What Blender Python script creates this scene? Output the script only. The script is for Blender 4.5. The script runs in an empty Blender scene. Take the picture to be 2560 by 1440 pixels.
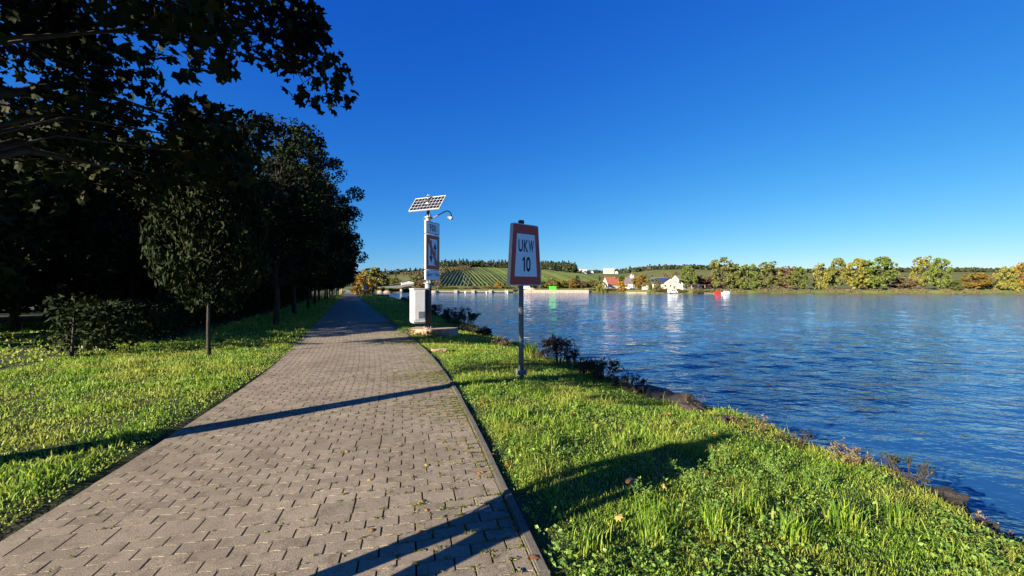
import bpy, bmesh, math, random
import numpy as np
from mathutils import Vector, Matrix
R = math.radians
S = bpy.context.scene
COL = S.collection

# ------------------------------------------------------------------ camera, sky, sun, exposure
F = 1020.0                      # focal length in pixels of a 2560 px wide frame
EYE = 1.65
cam_d = bpy.data.cameras.new('camera'); cam = bpy.data.objects.new('camera', cam_d); COL.objects.link(cam)
cam_d.sensor_width = 36.0; cam_d.lens = 36.0*F/2560.0
cam_d.clip_start = 0.05; cam_d.clip_end = 12000
cam.location = (0, 0, EYE); cam.rotation_euler = (R(90), 0, 0)
S.camera = cam

SUN_TRAVEL = Vector((0.78, 0.62, 0)).normalized()
ELEV = 17.0
world = bpy.data.worlds.new('World'); S.world = world; world.use_nodes = True
wn = world.node_tree.nodes; wl = world.node_tree.links
wn.clear()
sky = wn.new('ShaderNodeTexSky'); sky.sky_type = 'NISHITA'; sky.sun_disc = False
sky.sun_elevation = R(ELEV)
sky.sun_rotation = math.atan2(-SUN_TRAVEL.x, -SUN_TRAVEL.y)
sky.altitude = 0; sky.air_density = 0.9; sky.dust_density = 0.1; sky.ozone_density = 3.0
sep = wn.new('ShaderNodeSeparateColor'); comb = wn.new('ShaderNodeCombineColor')
wl.new(sky.outputs[0], sep.inputs[0])
# the camera's rendering of a clear autumn sky: one response curve per channel, the same over the whole sky
for i, (gain, power) in enumerate(((0.0837, 1.78), (0.373, 1.08), (1.59, 0.47))):
    pw = wn.new('ShaderNodeMath'); pw.operation = 'POWER'; pw.inputs[1].default_value = power
    mu = wn.new('ShaderNodeMath'); mu.operation = 'MULTIPLY'; mu.inputs[1].default_value = gain
    wl.new(sep.outputs[i], pw.inputs[0]); wl.new(pw.outputs[0], mu.inputs[0]); wl.new(mu.outputs[0], comb.inputs[i])
bg = wn.new('ShaderNodeBackground'); bg.inputs['Strength'].default_value = 0.0707
wo = wn.new('ShaderNodeOutputWorld')
wl.new(comb.outputs[0], bg.inputs['Color']); wl.new(bg.outputs[0], wo.inputs['Surface'])

sd = bpy.data.lights.new('sun', 'SUN'); sun = bpy.data.objects.new('sun', sd); COL.objects.link(sun)
sd.energy = 5.0; sd.angle = R(0.5); sd.color = (1.0, 0.88, 0.70)
trav = Vector((SUN_TRAVEL.x*math.cos(R(ELEV)), SUN_TRAVEL.y*math.cos(R(ELEV)), -math.sin(R(ELEV))))
sun.rotation_euler = trav.to_track_quat('-Z', 'Y').to_euler(); sun.location = (-20, -20, 30)
S.view_settings.view_transform = 'Standard'; S.view_settings.look = 'None'
S.view_settings.exposure = 1.75; S.view_settings.gamma = 1.0; S.view_settings.use_curve_mapping = False
S.render.engine = 'CYCLES'
S.cycles.max_bounces = 6; S.cycles.diffuse_bounces = 3; S.cycles.glossy_bounces = 3
S.cycles.transmission_bounces = 4; S.cycles.transparent_max_bounces = 4
S.cycles.caustics_reflective = False; S.cycles.caustics_refractive = False
S.cycles.sample_clamp_indirect = 4.0
try:
    S.cycles.use_denoising = True
except Exception:
    pass

# ------------------------------------------------------------------ helpers
def at(px, py, d):
    """the place seen at photo pixel (px, py), d metres ahead"""
    return Vector(((px-1280)/F*d, d, EYE-(py-720)/F*d))

def smooth(a, b, x):
    t = np.clip((np.asarray(x, float)-a)/(b-a), 0, 1)
    return t*t*(3-2*t)

def tag(o, label=None, cat=None, group=None, kind=None):
    if label: o['label'] = label
    if cat: o['category'] = cat
    if group: o['group'] = group
    if kind: o['kind'] = kind
    return o

def empty(name, loc=(0,0,0), rz=0.0, label=None, cat=None, group=None):
    o = bpy.data.objects.new(name, None); COL.objects.link(o)
    o.location = loc; o.rotation_euler = (0, 0, rz); o.empty_display_size = 0.2
    return tag(o, label, cat, group)

def link(name, me, mat=None, parent=None):
    o = bpy.data.objects.new(name, me); COL.objects.link(o)
    if mat is not None and len(me.materials) == 0: me.materials.append(mat)
    if parent is not None: o.parent = parent
    return o

def copy_tree(o, parent=None):
    c = o.copy(); COL.objects.link(c); c.parent = parent
    for ch in list(o.children): copy_tree(ch, c)
    return c

def mesh_np(name, V, polys, n):
    """V (N,3), polys (M,n) of constant size n"""
    V = np.ascontiguousarray(V, np.float32); P = np.ascontiguousarray(polys, np.int32)
    me = bpy.data.meshes.new(name)
    me.vertices.add(len(V)); me.vertices.foreach_set('co', V.ravel())
    me.loops.add(P.size); me.loops.foreach_set('vertex_index', P.ravel())
    me.polygons.add(len(P)); me.polygons.foreach_set('loop_start', np.arange(0, P.size, n, dtype=np.int32))
    try: me.polygons.foreach_set('loop_total', np.full(len(P), n, np.int32))
    except Exception: pass
    me.polygons.foreach_set('use_smooth', np.zeros(len(P), bool))
    me.update(calc_edges=True)
    return me

class MB:
    def __init__(s): s.v = []; s.f = []
    def box(s, c, size, rz=0.0, taper=1.0):
        cx, cy, cz = c; a, b, h = size[0]/2, size[1]/2, size[2]/2
        n = len(s.v); cs, sn = math.cos(rz), math.sin(rz)
        for z, t in ((-h, 1.0), (h, taper)):
            for x, y in ((-a,-b),(a,-b),(a,b),(-a,b)):
                x *= t; y *= t
                s.v.append((cx+x*cs-y*sn, cy+x*sn+y*cs, cz+z))
        s.f += [(n+3,n+2,n+1,n),(n+4,n+5,n+6,n+7)] + [(n+i, n+(i+1)%4, n+4+(i+1)%4, n+4+i) for i in range(4)]
        return s
    def tube(s, pts, rad, k=8, cap=True):
        pts = [Vector(p) for p in pts]; n0 = len(s.v)
        if not hasattr(rad, '__len__'): rad = [rad]*len(pts)
        prev = None
        for i, p in enumerate(pts):
            t = (pts[min(i+1, len(pts)-1)]-pts[max(i-1, 0)]).normalized()
            if prev is None:
                up = Vector((0,0,1)) if abs(t.z) < 0.9 else Vector((1,0,0))
                u = t.cross(up).normalized()
            else:
                u = (prev - t*prev.dot(t)).normalized()
            w = t.cross(u); prev = u
            for j in range(k):
                a = 2*math.pi*j/k
                q = p + (u*math.cos(a)+w*math.sin(a))*rad[i]; s.v.append(tuple(q))
        for i in range(len(pts)-1):
            for j in range(k):
                a = n0+i*k+j; b = n0+i*k+(j+1)%k
                s.f.append((a, b, b+k, a+k))
        if cap:
            s.f.append(tuple(n0+j for j in reversed(range(k))))
            s.f.append(tuple(n0+(len(pts)-1)*k+j for j in range(k)))
        return s
    def prism(s, outline, y0, y1):
        """outline in (x,z), counter-clockwise seen from -y; extruded from y0 (front) to y1 (back)"""
        n = len(s.v); k = len(outline)
        s.v += [(x, y0, z) for x, z in outline] + [(x, y1, z) for x, z in outline]
        s.f.append(tuple(n+i for i in range(k))); s.f.append(tuple(n+k+i for i in reversed(range(k))))
        for i in range(k):
            j = (i+1) % k; s.f.append((n+i, n+k+i, n+k+j, n+j))
        return s
    def lathe(s, prof, c=(0,0,0), k=16):
        n0 = len(s.v)
        for r, z in prof:
            for j in range(k):
                a = 2*math.pi*j/k; s.v.append((c[0]+r*math.cos(a), c[1]+r*math.sin(a), c[2]+z))
        for i in range(len(prof)-1):
            for j in range(k):
                a = n0+i*k+j; b = n0+i*k+(j+1)%k; s.f.append((a, b, b+k, a+k))
        s.f.append(tuple(n0+j for j in reversed(range(k)))); s.f.append(tuple(n0+(len(prof)-1)*k+j for j in range(k)))
        return s
    def poly(s, pts):
        n = len(s.v); s.v += [tuple(p) for p in pts]; s.f.append(tuple(range(n, n+len(pts)))); return s
    def build(s, name, mat, parent=None, smooth=False, bevel=0.0):
        me = bpy.data.meshes.new(name); me.from_pydata(s.v, [], s.f); me.update()
        if smooth: me.polygons.foreach_set('use_smooth', [True]*len(me.polygons))
        o = link(name, me, mat, parent)
        if bevel:
            m = o.modifiers.new('bevel', 'BEVEL'); m.width = bevel; m.segments = 2; m.limit_method = 'ANGLE'
        return o

# ------------------------------------------------------------------ materials
def nodes(name):
    m = bpy.data.materials.new(name); m.use_nodes = True
    nt = m.node_tree; b = nt.nodes.get('Principled BSDF')
    return m, nt, b

def ramp(nt, stops, src):
    r = nt.nodes.new('ShaderNodeValToRGB'); el = r.color_ramp.elements
    while len(el) < len(stops): el.new(0.5)
    for e, (p, c) in zip(el, stops): e.position = p; e.color = (*c, 1)
    nt.links.new(src, r.inputs[0]); return r

def noise(nt, scale, detail=4, rough=0.6, coord='Object', vec=None):
    n = nt.nodes.new('ShaderNodeTexNoise'); n.inputs['Scale'].default_value = scale
    n.inputs['Detail'].default_value = detail; n.inputs['Roughness'].default_value = rough
    if vec is None:
        tc = nt.nodes.new('ShaderNodeTexCoord'); vec = tc.outputs[coord]
    nt.links.new(vec, n.inputs['Vector']); return n

def surf(name, stops, scale=4.0, rough=0.8, bump=0.0, bscale=None, metallic=0.0, spec=0.3, coord='Object', detail=5, fine=None):
    """stops: list of colours spread over a noise; bump: metres"""
    m, nt, b = nodes(name)
    if len(stops) == 1:
        b.inputs['Base Color'].default_value = (*stops[0], 1); last = None
    else:
        n = noise(nt, scale, detail, 0.62, coord)
        k = len(stops)
        r = ramp(nt, [(0.32+0.36*i/(k-1), c) for i, c in enumerate(stops)], n.outputs['Fac'])
        last = r.outputs[0]
        if fine:
            n2 = noise(nt, fine[0], 2, 0.7, coord)
            r2 = ramp(nt, [(0.35, (1-fine[1],)*3), (0.65, (1+fine[1],)*3)], n2.outputs['Fac'])
            mx = nt.nodes.new('ShaderNodeMix'); mx.data_type = 'RGBA'; mx.blend_type = 'MULTIPLY'; mx.inputs[0].default_value = 1
            nt.links.new(last, mx.inputs[6]); nt.links.new(r2.outputs[0], mx.inputs[7]); last = mx.outputs[2]
        nt.links.new(last, b.inputs['Base Color'])
    b.inputs['Roughness'].default_value = rough; b.inputs['Metallic'].default_value = metallic
    b.inputs['Specular IOR Level'].default_value = spec
    if bump:
        n3 = noise(nt, bscale or scale*3, 4, 0.6, coord)
        bm = nt.nodes.new('ShaderNodeBump'); bm.inputs['Distance'].default_value = bump; bm.inputs['Strength'].default_value = 1
        nt.links.new(n3.outputs['Fac'], bm.inputs['Height']); nt.links.new(bm.outputs[0], b.inputs['Normal'])
    return m

def foliage(name, cols, trans=0.3, patch=None, rough=0.55, spec=0.3):
    """leaf colours vary leaf by leaf; patch=(scale, colour, amount) blends a second tone in large patches"""
    m, nt, b = nodes(name)
    g = nt.nodes.new('ShaderNodeNewGeometry'); k = len(cols)
    r = ramp(nt, [(i/max(k-1, 1), c) for i, c in enumerate(cols)], g.outputs['Random Per Island'])
    c = r.outputs[0]
    if patch:
        n = noise(nt, patch[0], 3, 0.6, 'Object')
        r2 = ramp(nt, [(0.45, (0,0,0)), (0.6, (patch[2],)*3)], n.outputs['Fac'])
        mx = nt.nodes.new('ShaderNodeMix'); mx.data_type = 'RGBA'
        nt.links.new(r2.outputs[0], mx.inputs[0]); nt.links.new(c, mx.inputs[6]); mx.inputs[7].default_value = (*patch[1], 1)
        c = mx.outputs[2]
    nt.links.new(c, b.inputs['Base Color'])
    b.inputs['Roughness'].default_value = rough; b.inputs['Specular IOR Level'].default_value = spec
    if trans:
        t = nt.nodes.new('ShaderNodeBsdfTranslucent'); ms = nt.nodes.new('ShaderNodeMixShader'); ms.inputs[0].default_value = trans
        nt.links.new(c, t.inputs['Color'])
        nt.links.new(b.outputs[0], ms.inputs[1]); nt.links.new(t.outputs[0], ms.inputs[2])
        nt.links.new(ms.outputs[0], nt.nodes['Material Output'].inputs['Surface'])
    return m

M = {}
M['soil'] = surf('soil', [(0.035,0.027,0.016),(0.06,0.05,0.02),(0.05,0.07,0.02)], 2.5, 0.95, 0.02, 9)
M['verge'] = surf('verge_soil', [(0.022,0.034,0.010),(0.035,0.05,0.013),(0.038,0.034,0.016)], 1.2, 0.95, 0.03, 14)
M['field'] = surf('far_ground', [(0.10,0.12,0.035),(0.15,0.15,0.05),(0.16,0.13,0.07)], 0.02, 0.95, fine=(0.25, 0.3))
M['joint'] = surf('joint_sand', [(0.03,0.028,0.018),(0.045,0.04,0.025),(0.05,0.065,0.015)], 3.0, 0.95, 0.004, 60)
M['grey_metal'] = surf('galvanised_steel', [(0.19,0.20,0.21),(0.28,0.29,0.30)], 9, 0.5, metallic=0.35)
M['dark_metal'] = surf('dark_painted_steel', [(0.03,0.035,0.035),(0.06,0.065,0.06)], 5, 0.5)
M['pole_grey'] = surf('weathered_grey_paint', [(0.10,0.115,0.12),(0.17,0.185,0.19)], 6, 0.65)
M['sign_white'] = surf('sign_white', [(0.78,0.79,0.80),(0.84,0.85,0.86)], 3, 0.35, spec=0.5)
M['sign_red'] = surf('sign_red', [(0.46,0.014,0.010),(0.54,0.022,0.014)], 4, 0.38, spec=0.5)
M['sign_black'] = surf('sign_black', [(0.008,0.008,0.010)], rough=0.5)
M['sign_side'] = surf('sign_edge_metal', [(0.62,0.62,0.60),(0.72,0.72,0.70)], 8, 0.45, metallic=0.15)
M['cabinet'] = surf('cabinet_grp', [(0.60,0.60,0.57),(0.70,0.70,0.66)], 2.5, 0.55, fine=(30, 0.05))
M['vent'] = surf('vent_grey', [(0.25,0.26,0.27)], rough=0.6)
M['concrete'] = surf('pinkish_concrete', [(0.28,0.175,0.11),(0.38,0.25,0.165),(0.33,0.24,0.175)], 4, 0.9, 0.006, 30, fine=(50, 0.18))
M['kerb'] = surf('kerb_concrete', [(0.06,0.055,0.045),(0.14,0.125,0.105),(0.06,0.065,0.03)], 5, 0.95, 0.004, 50, fine=(90, 0.3), coord='Generated')
M['rock'] = surf('bank_rock', [(0.018,0.016,0.015),(0.05,0.042,0.036),(0.032,0.03,0.022)], 5, 0.9, 0.03, 12)
M['bark'] = surf('bark', [(0.025,0.02,0.016),(0.06,0.05,0.04)], 8, 0.95, 0.02, 25)
M['pale_wood'] = surf('pale_stake_wood', [(0.42,0.30,0.18),(0.55,0.42,0.27)], 6, 0.85)
M['twig'] = surf('twig', [(0.035,0.024,0.018),(0.07,0.045,0.03)], 12, 0.9)
M['white_wall'] = surf('white_render', [(0.50,0.49,0.45),(0.58,0.57,0.53)], 0.4, 0.9)
M['cream_wall'] = surf('cream_render', [(0.56,0.50,0.37),(0.62,0.56,0.43)], 0.4, 0.9)
M['red_roof'] = surf('red_tiles', [(0.28,0.085,0.05),(0.38,0.13,0.08)], 0.8, 0.85)
M['grey_roof'] = surf('grey_slates', [(0.07,0.065,0.07),(0.13,0.11,0.11)], 0.8, 0.7)
M['brown_roof'] = surf('brown_tiles', [(0.15,0.11,0.09),(0.22,0.16,0.13)], 0.8, 0.85)
M['blue_roof'] = surf('solar_roof', [(0.02,0.03,0.07),(0.03,0.045,0.09)], 0.8, 0.3, spec=0.5)
M['glass'] = surf('window_glass', [(0.02,0.025,0.03)], rough=0.08, spec=0.6)
M['quay'] = surf('quay_concrete', [(0.22,0.165,0.125),(0.30,0.235,0.18)], 0.3, 0.9, fine=(2.0, 0.15))
M['dark_quay'] = surf('dark_quay_stone', [(0.055,0.05,0.045),(0.10,0.09,0.075)], 0.8, 0.9, 0.05, 3)
M['sand'] = surf('sand', [(0.26,0.19,0.13),(0.33,0.25,0.17)], 0.6, 0.95)
M['green_box'] = surf('bright_green_paint', [(0.05,0.62,0.04),(0.07,0.72,0.05)], 1, 0.5)
M['van_white'] = surf('white_car_paint', [(0.78,0.78,0.78)], rough=0.25, spec=0.5)
M['car_blue'] = surf('dark_blue_car_paint', [(0.02,0.028,0.04)], rough=0.25, spec=0.5)
M['car_black'] = surf('black_car_paint', [(0.010,0.010,0.012)], rough=0.25, spec=0.5)
M['tyre'] = surf('tyre_rubber', [(0.015,0.015,0.015)], rough=0.9)
M['boat_red'] = surf('red_boat_paint', [(0.55,0.03,0.02)], rough=0.35)
M['bridge'] = surf('bridge_concrete', [(0.07,0.075,0.075),(0.11,0.11,0.105)], 0.3, 0.85)
M['bridge_pale'] = surf('pale_pier_concrete', [(0.25,0.22,0.18),(0.33,0.29,0.24)], 0.4, 0.9)
M['cell'] = surf('solar_cell', [(0.006,0.006,0.010),(0.012,0.012,0.018)], 3, 0.25, spec=0.5)
M['cell_line'] = surf('solar_busbar', [(0.55,0.56,0.58)], rough=0.4)
M['alu'] = surf('aluminium', [(0.72,0.72,0.70)], rough=0.35, metallic=0.4)
M['graffiti'] = surf('graffiti_ink', [(0.03,0.03,0.04)], rough=0.7)

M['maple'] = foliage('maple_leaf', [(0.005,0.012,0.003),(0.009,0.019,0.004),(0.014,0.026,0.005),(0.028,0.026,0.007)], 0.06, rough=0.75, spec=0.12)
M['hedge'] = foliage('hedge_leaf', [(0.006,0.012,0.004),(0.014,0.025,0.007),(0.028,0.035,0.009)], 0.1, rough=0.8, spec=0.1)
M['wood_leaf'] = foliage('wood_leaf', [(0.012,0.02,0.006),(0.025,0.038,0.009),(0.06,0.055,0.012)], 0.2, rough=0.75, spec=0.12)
M['leaf_green'] = foliage('green_leaf', [(0.07,0.11,0.018),(0.12,0.16,0.03),(0.17,0.20,0.035)], 0.3)
M['leaf_yellow_green'] = foliage('yellow_green_leaf', [(0.12,0.13,0.02),(0.20,0.20,0.035),(0.26,0.22,0.04)], 0.25)
M['leaf_yellow'] = foliage('yellow_leaf', [(0.32,0.19,0.02),(0.45,0.28,0.03),(0.38,0.20,0.02)], 0.3)
M['leaf_orange'] = foliage('orange_green_leaf', [(0.09,0.11,0.02),(0.14,0.15,0.025),(0.30,0.15,0.025),(0.34,0.12,0.02)], 0.25)
M['leaf_olive'] = foliage('olive_leaf', [(0.09,0.11,0.03),(0.15,0.16,0.045),(0.21,0.20,0.06)], 0.3)
M['leaf_brown'] = foliage('brown_leaf', [(0.13,0.075,0.045),(0.19,0.12,0.07),(0.16,0.13,0.06)], 0.2)
M['leaf_dark'] = foliage('dark_conifer_leaf', [(0.012,0.022,0.012),(0.025,0.038,0.018),(0.035,0.045,0.02)], 0.1)
M['leaf_plum'] = foliage('plum_leaf', [(0.06,0.02,0.02),(0.11,0.04,0.035),(0.10,0.07,0.04)], 0.2)
M['forest'] = foliage('hill_wood_leaf', [(0.014,0.028,0.014),(0.03,0.05,0.02),(0.06,0.07,0.024),(0.022,0.038,0.02),(0.08,0.06,0.028)], 0.12)
M['scrub'] = foliage('hill_scrub_leaf', [(0.10,0.085,0.045),(0.16,0.12,0.075),(0.10,0.11,0.035),(0.18,0.16,0.06)], 0.15)
M['vine'] = foliage('vine_leaf', [(0.03,0.05,0.011),(0.065,0.088,0.017),(0.04,0.06,0.012),(0.09,0.11,0.021),(0.048,0.068,0.014)], 0.1, patch=(0.015, (0.10,0.12,0.022), 0.35))
M['grass'] = foliage('grass_blade', [(0.06,0.15,0.012),(0.13,0.27,0.022),(0.24,0.38,0.035),(0.44,0.48,0.08)], 0.45, patch=(0.8, (0.42,0.40,0.08), 0.5), rough=0.5, spec=0.35)
M['weed'] = foliage('broad_weed_leaf', [(0.06,0.14,0.025),(0.13,0.24,0.04),(0.26,0.36,0.07)], 0.35)
M['dry'] = foliage('dry_plant', [(0.16,0.09,0.045),(0.24,0.16,0.08),(0.13,0.13,0.05),(0.30,0.20,0.10)], 0.2)
M['dead_weed'] = foliage('dead_weed_leaf', [(0.008,0.005,0.005),(0.02,0.011,0.010),(0.035,0.018,0.014)], 0.05)
M['bramble'] = foliage('bramble_leaf', [(0.012,0.022,0.008),(0.025,0.042,0.011),(0.045,0.022,0.014)], 0.12)
M['fallen'] = foliage('fallen_leaf', [(0.28,0.11,0.04),(0.36,0.20,0.06),(0.22,0.10,0.05),(0.40,0.31,0.10)], 0.15)
_nt = M['fallen'].node_tree; _oi = _nt.nodes.new('ShaderNodeObjectInfo'); _nt.links.new(_oi.outputs['Random'], [n for n in _nt.nodes if n.type == 'VALTORGB'][0].inputs[0])
M['moss'] = foliage('joint_grass', [(0.10,0.13,0.015),(0.17,0.19,0.025),(0.22,0.21,0.04)], 0.25)

def paver_material():
    m, nt, b = nodes('paving_stone_concrete')
    g = nt.nodes.new('ShaderNodeNewGeometry'); oi = nt.nodes.new('ShaderNodeObjectInfo')
    pos = g.outputs['Position']
    big = noise(nt, 1.1, 4, 0.6, vec=pos)
    base = ramp(nt, [(0.3, (0.185,0.155,0.115)), (0.5, (0.245,0.208,0.158)), (0.7, (0.275,0.235,0.18))], big.outputs['Fac'])
    add = nt.nodes.new('ShaderNodeMath'); add.operation = 'ADD'
    nt.links.new(g.outputs['Random Per Island'], add.inputs[0]); nt.links.new(oi.outputs['Random'], add.inputs[1])
    fr = nt.nodes.new('ShaderNodeMath'); fr.operation = 'FRACT'; nt.links.new(add.outputs[0], fr.inputs[0])
    var = ramp(nt, [(0, (0.86,)*3), (1, (1.12,1.11,1.09))], fr.outputs[0])
    fine = noise(nt, 170, 2, 0.75, vec=pos)
    sp = ramp(nt, [(0.32, (0.28,0.26,0.24)), (0.5, (1.0,)*3), (0.68, (1.9,1.85,1.7))], fine.outputs['Fac'])
    mid = noise(nt, 7, 5, 0.7, vec=pos)
    st = ramp(nt, [(0.30, (0.62,0.60,0.56)), (0.5, (1,1,1))], mid.outputs['Fac'])
    c = base.outputs[0]
    for o in (var, sp, st):
        mx = nt.nodes.new('ShaderNodeMix'); mx.data_type = 'RGBA'; mx.blend_type = 'MULTIPLY'; mx.inputs[0].default_value = 1
        nt.links.new(c, mx.inputs[6]); nt.links.new(o.outputs[0], mx.inputs[7]); c = mx.outputs[2]
    # pale lichen patches
    li = noise(nt, 13, 3, 0.6, vec=pos)
    lr = ramp(nt, [(0.66, (0,0,0)), (0.74, (0.55,)*3)], li.outputs['Fac'])
    mx = nt.nodes.new('ShaderNodeMix'); mx.data_type = 'RGBA'
    nt.links.new(lr.outputs[0], mx.inputs[0]); nt.links.new(c, mx.inputs[6]); mx.inputs[7].default_value = (0.33,0.31,0.25,1)
    nt.links.new(mx.outputs[2], b.inputs['Base Color'])
    b.inputs['Roughness'].default_value = 0.92; b.inputs['Specular IOR Level'].default_value = 0.25
    bm = nt.nodes.new('ShaderNodeBump'); bm.inputs['Distance'].default_value = 0.0025; bm.inputs['Strength'].default_value = 1
    nt.links.new(fine.outputs['Fac'], bm.inputs['Height']); nt.links.new(bm.outputs[0], b.inputs['Normal'])
    return m
M['paver'] = paver_material()

def water_material():
    m, nt, b = nodes('river_water')
    b.inputs['Base Color'].default_value = (0.012,0.056,0.155,1)
    b.inputs['Roughness'].default_value = 0.05; b.inputs['IOR'].default_value = 1.5
    b.inputs['Specular IOR Level'].default_value = 0.5
    g = nt.nodes.new('ShaderNodeNewGeometry')
    mp = nt.nodes.new('ShaderNodeMapping'); mp.inputs['Rotation'].default_value = (0, 0, R(-12)); mp.inputs['Scale'].default_value = (0.6, 1.0, 1.0)
    nt.links.new(g.outputs['Position'], mp.inputs['Vector'])
    prev = None
    for sc, dist, det in ((0.7, 0.17, 3), (2.2, 0.085, 3), (6.0, 0.02, 2)):
        n = noise(nt, sc, det, 0.6, vec=mp.outputs[0])
        bm = nt.nodes.new('ShaderNodeBump'); bm.inputs['Distance'].default_value = dist; bm.inputs['Strength'].default_value = 1
        nt.links.new(n.outputs['Fac'], bm.inputs['Height'])
        if prev is not None: nt.links.new(prev.outputs[0], bm.inputs['Normal'])
        prev = bm
    nt.links.new(prev.outputs[0], b.inputs['Normal'])
    return m
M['water'] = water_material()
#--SPLIT1
# ------------------------------------------------------------------ the lie of the land
rng = np.random.default_rng(7); random.seed(7)
_Y = np.linspace(-400, 420, 16401)
_m = -0.25 - 0.15*smooth(3, 14, _Y)
_X = np.concatenate([[0], np.cumsum((_m[1:]+_m[:-1])/2*(_Y[1]-_Y[0]))])
_X += 0.13 - np.interp(2.41, _Y, _X)
def edge_x(Y): return np.interp(Y, _Y, _X)              # right edge of the path
def edge_m(Y): return np.interp(Y, _Y, _m)
PW = 3.3                                                # path width
_T = np.concatenate([[0], np.cumsum(np.hypot(np.diff(_X), np.diff(_Y)))]); _T -= np.interp(0, _Y, _T)
def edge_at(t):
    Y = np.interp(t, _T, _Y); X = np.interp(t, _T, _X); m = edge_m(Y); l = np.sqrt(1+m*m)
    return X, Y, m/l, 1/l                                # point and unit direction
def frame(s, Y): return edge_x(Y)+np.asarray(s)/0.945     # world x of lateral distance s from the path edge
def lat(X, Y): return (X-edge_x(Y))*0.945
def lip(Y):
    Y = np.asarray(Y, float)
    return 4.0+2.6*smooth(18, 60, Y)+0.22*np.sin(Y*1.3)+0.16*np.sin(Y*2.9+1)+0.3*np.sin(Y*0.31+0.6)
ZW = -1.35
def ground_z(s, Y):
    s = np.asarray(s, float); Y = np.asarray(Y, float); L = lip(Y)
    z = np.where(s < -PW, 0.015+0.10*smooth(-PW, -10, s)+0.5*smooth(-12, -60, s), -0.05)
    q = np.clip(s/L, 0, 1)
    z = np.where(s > 0, -0.015-0.42*q**1.4, z)
    z = z + np.where((s > 0.25) & (s < L), 0.03*np.sin(s*2.3+Y*0.9)*np.sin(Y*0.7+1)*np.clip(s-0.25, 0, 1), 0)
    z = np.where(s > L, -0.435-1.35*smooth(0, 1.3, s-L)-0.25*np.clip(s-L-1.3, 0, 3), z)
    return z
def gpt(X, Y): return float(ground_z(lat(X, Y), Y))

def grid_mesh(name, X, Y, Z, mat, smooth_=True):
    a, b = X.shape
    V = np.stack([X, Y, Z], -1).reshape(-1, 3)
    i = np.arange(a*b).reshape(a, b)
    P = np.stack([i[:-1,:-1], i[:-1,1:], i[1:,1:], i[1:,:-1]], -1).reshape(-1, 4)
    me = mesh_np(name, V, P, 4)
    if smooth_: me.polygons.foreach_set('use_smooth', [True]*len(me.polygons))
    return link(name, me, mat)

rows = np.concatenate([np.linspace(-350, -12, 20), np.arange(-10, 40, 0.4), np.arange(40, 120, 2), np.linspace(122, 330, 30)])
sv = np.concatenate([[-1600, -500, -200, -100, -60, -40, -25, -16], np.arange(-12, -PW-0.01, 0.5), [-PW, -PW+0.001, 0.0, 0.001],])
frac = np.linspace(0.03, 1.0, 16); past = np.array([0.15, 0.4, 0.7, 1.0, 1.4, 2.2, 4.0])
SS = np.array([np.concatenate([sv, frac*lip(y), lip(y)+past]) for y in rows])
YY = np.repeat(rows[:, None], SS.shape[1], 1)
ZZ = ground_z(SS, YY)
g = grid_mesh('ground', edge_x(YY)+SS/0.945, YY, ZZ, M['verge']); tag(g, kind='structure')

# river: real waves near the camera, flatter farther out
def river():
    ys = np.concatenate([np.linspace(-350, 0, 12), np.geomspace(3, 60, 270), np.geomspace(61, 330, 100)])
    n = 250
    u = np.linspace(0, 1, n)**1.15
    Y = np.repeat(ys[:, None], n, 1)
    x0 = edge_x(ys)+np.where(ys < 90, 3.0, -30)
    wid = np.where(ys > 0, 30+ys*2.3+60*smooth(60, 200, ys), 900)
    wid = np.maximum(wid, 12)
    X = x0[:, None]+wid[:, None]*u[None, :]
    Z = np.full_like(X, ZW)
    r = np.random.default_rng(3)
    fade = np.clip(1-np.clip(Y, 0, 1e9)/140, 0.0, 1)
    for k in range(26):
        wl_ = r.uniform(0.5, 2.6); a = r.normal(R(72), R(28)); ph = r.uniform(0, 6.28)
        kx, ky = math.cos(a)*6.283/wl_, math.sin(a)*6.283/wl_
        Z += fade*0.0026*wl_**0.9*np.sin(kx*X+ky*Y+ph+0.8*np.sin(0.35*X+0.5*Y+k))*(Y > 1)
    # a boat's long wake rolling in
    ph = (X*-0.42+Y*0.90)
    Z += 0.026*np.sin(ph*6.283/1.6)*smooth(7, 10, ph)*(1-smooth(13, 17, ph))*smooth(2, 6, X)*(Y > 1)
    o = grid_mesh('river', X, Y, Z, M['water']); tag(o, kind='structure')
    # calm rest of the river out to the right, below the waves' troughs
    return o
river()
wx = MB().poly([(-140, -400, ZW-0.16), (2600, -400, ZW-0.16), (2600, 330, ZW-0.16), (-140, 330, ZW-0.16)]).build('river_far_water', M['water']); tag(wx, kind='structure')
#--SPLIT2
# ------------------------------------------------------------------ paved path
pavement = empty('path'); tag(pavement, kind='structure')
ts = np.concatenate([np.arange(-60, 60, 0.5), np.arange(60, 330, 4)])
ex, ey, dx, dy = edge_at(ts)
Vv = []
for k in (0.0, -PW):
    Vv.append(np.stack([ex+dy*k, ey-dx*k, np.full_like(ex, -0.018 if True else 0)], -1))
n = len(ts); V = np.concatenate(Vv)
P = np.stack([np.arange(n-1)+n, np.arange(n-1), np.arange(1, n), np.arange(1, n)+n], -1)
bed = link('joint_bed', mesh_np('joint_bed', V, P, 4), M['joint'], pavement)
# beyond the stones one can tell apart: a sheet at stone height
sel = ts > 39.9
fx, fy, fdx, fdy = ex[sel], ey[sel], dx[sel], dy[sel]; n = len(fx)
V = np.concatenate([np.stack([fx+fdy*k, fy-fdx*k, np.zeros(n)], -1) for k in (0.0, -PW)])
P = np.stack([np.arange(n-1)+n, np.arange(n-1), np.arange(1, n), np.arange(1, n)+n], -1)
link('far_paving', mesh_np('far_paving', V, P, 4), M['paver'], pavement)

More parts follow.
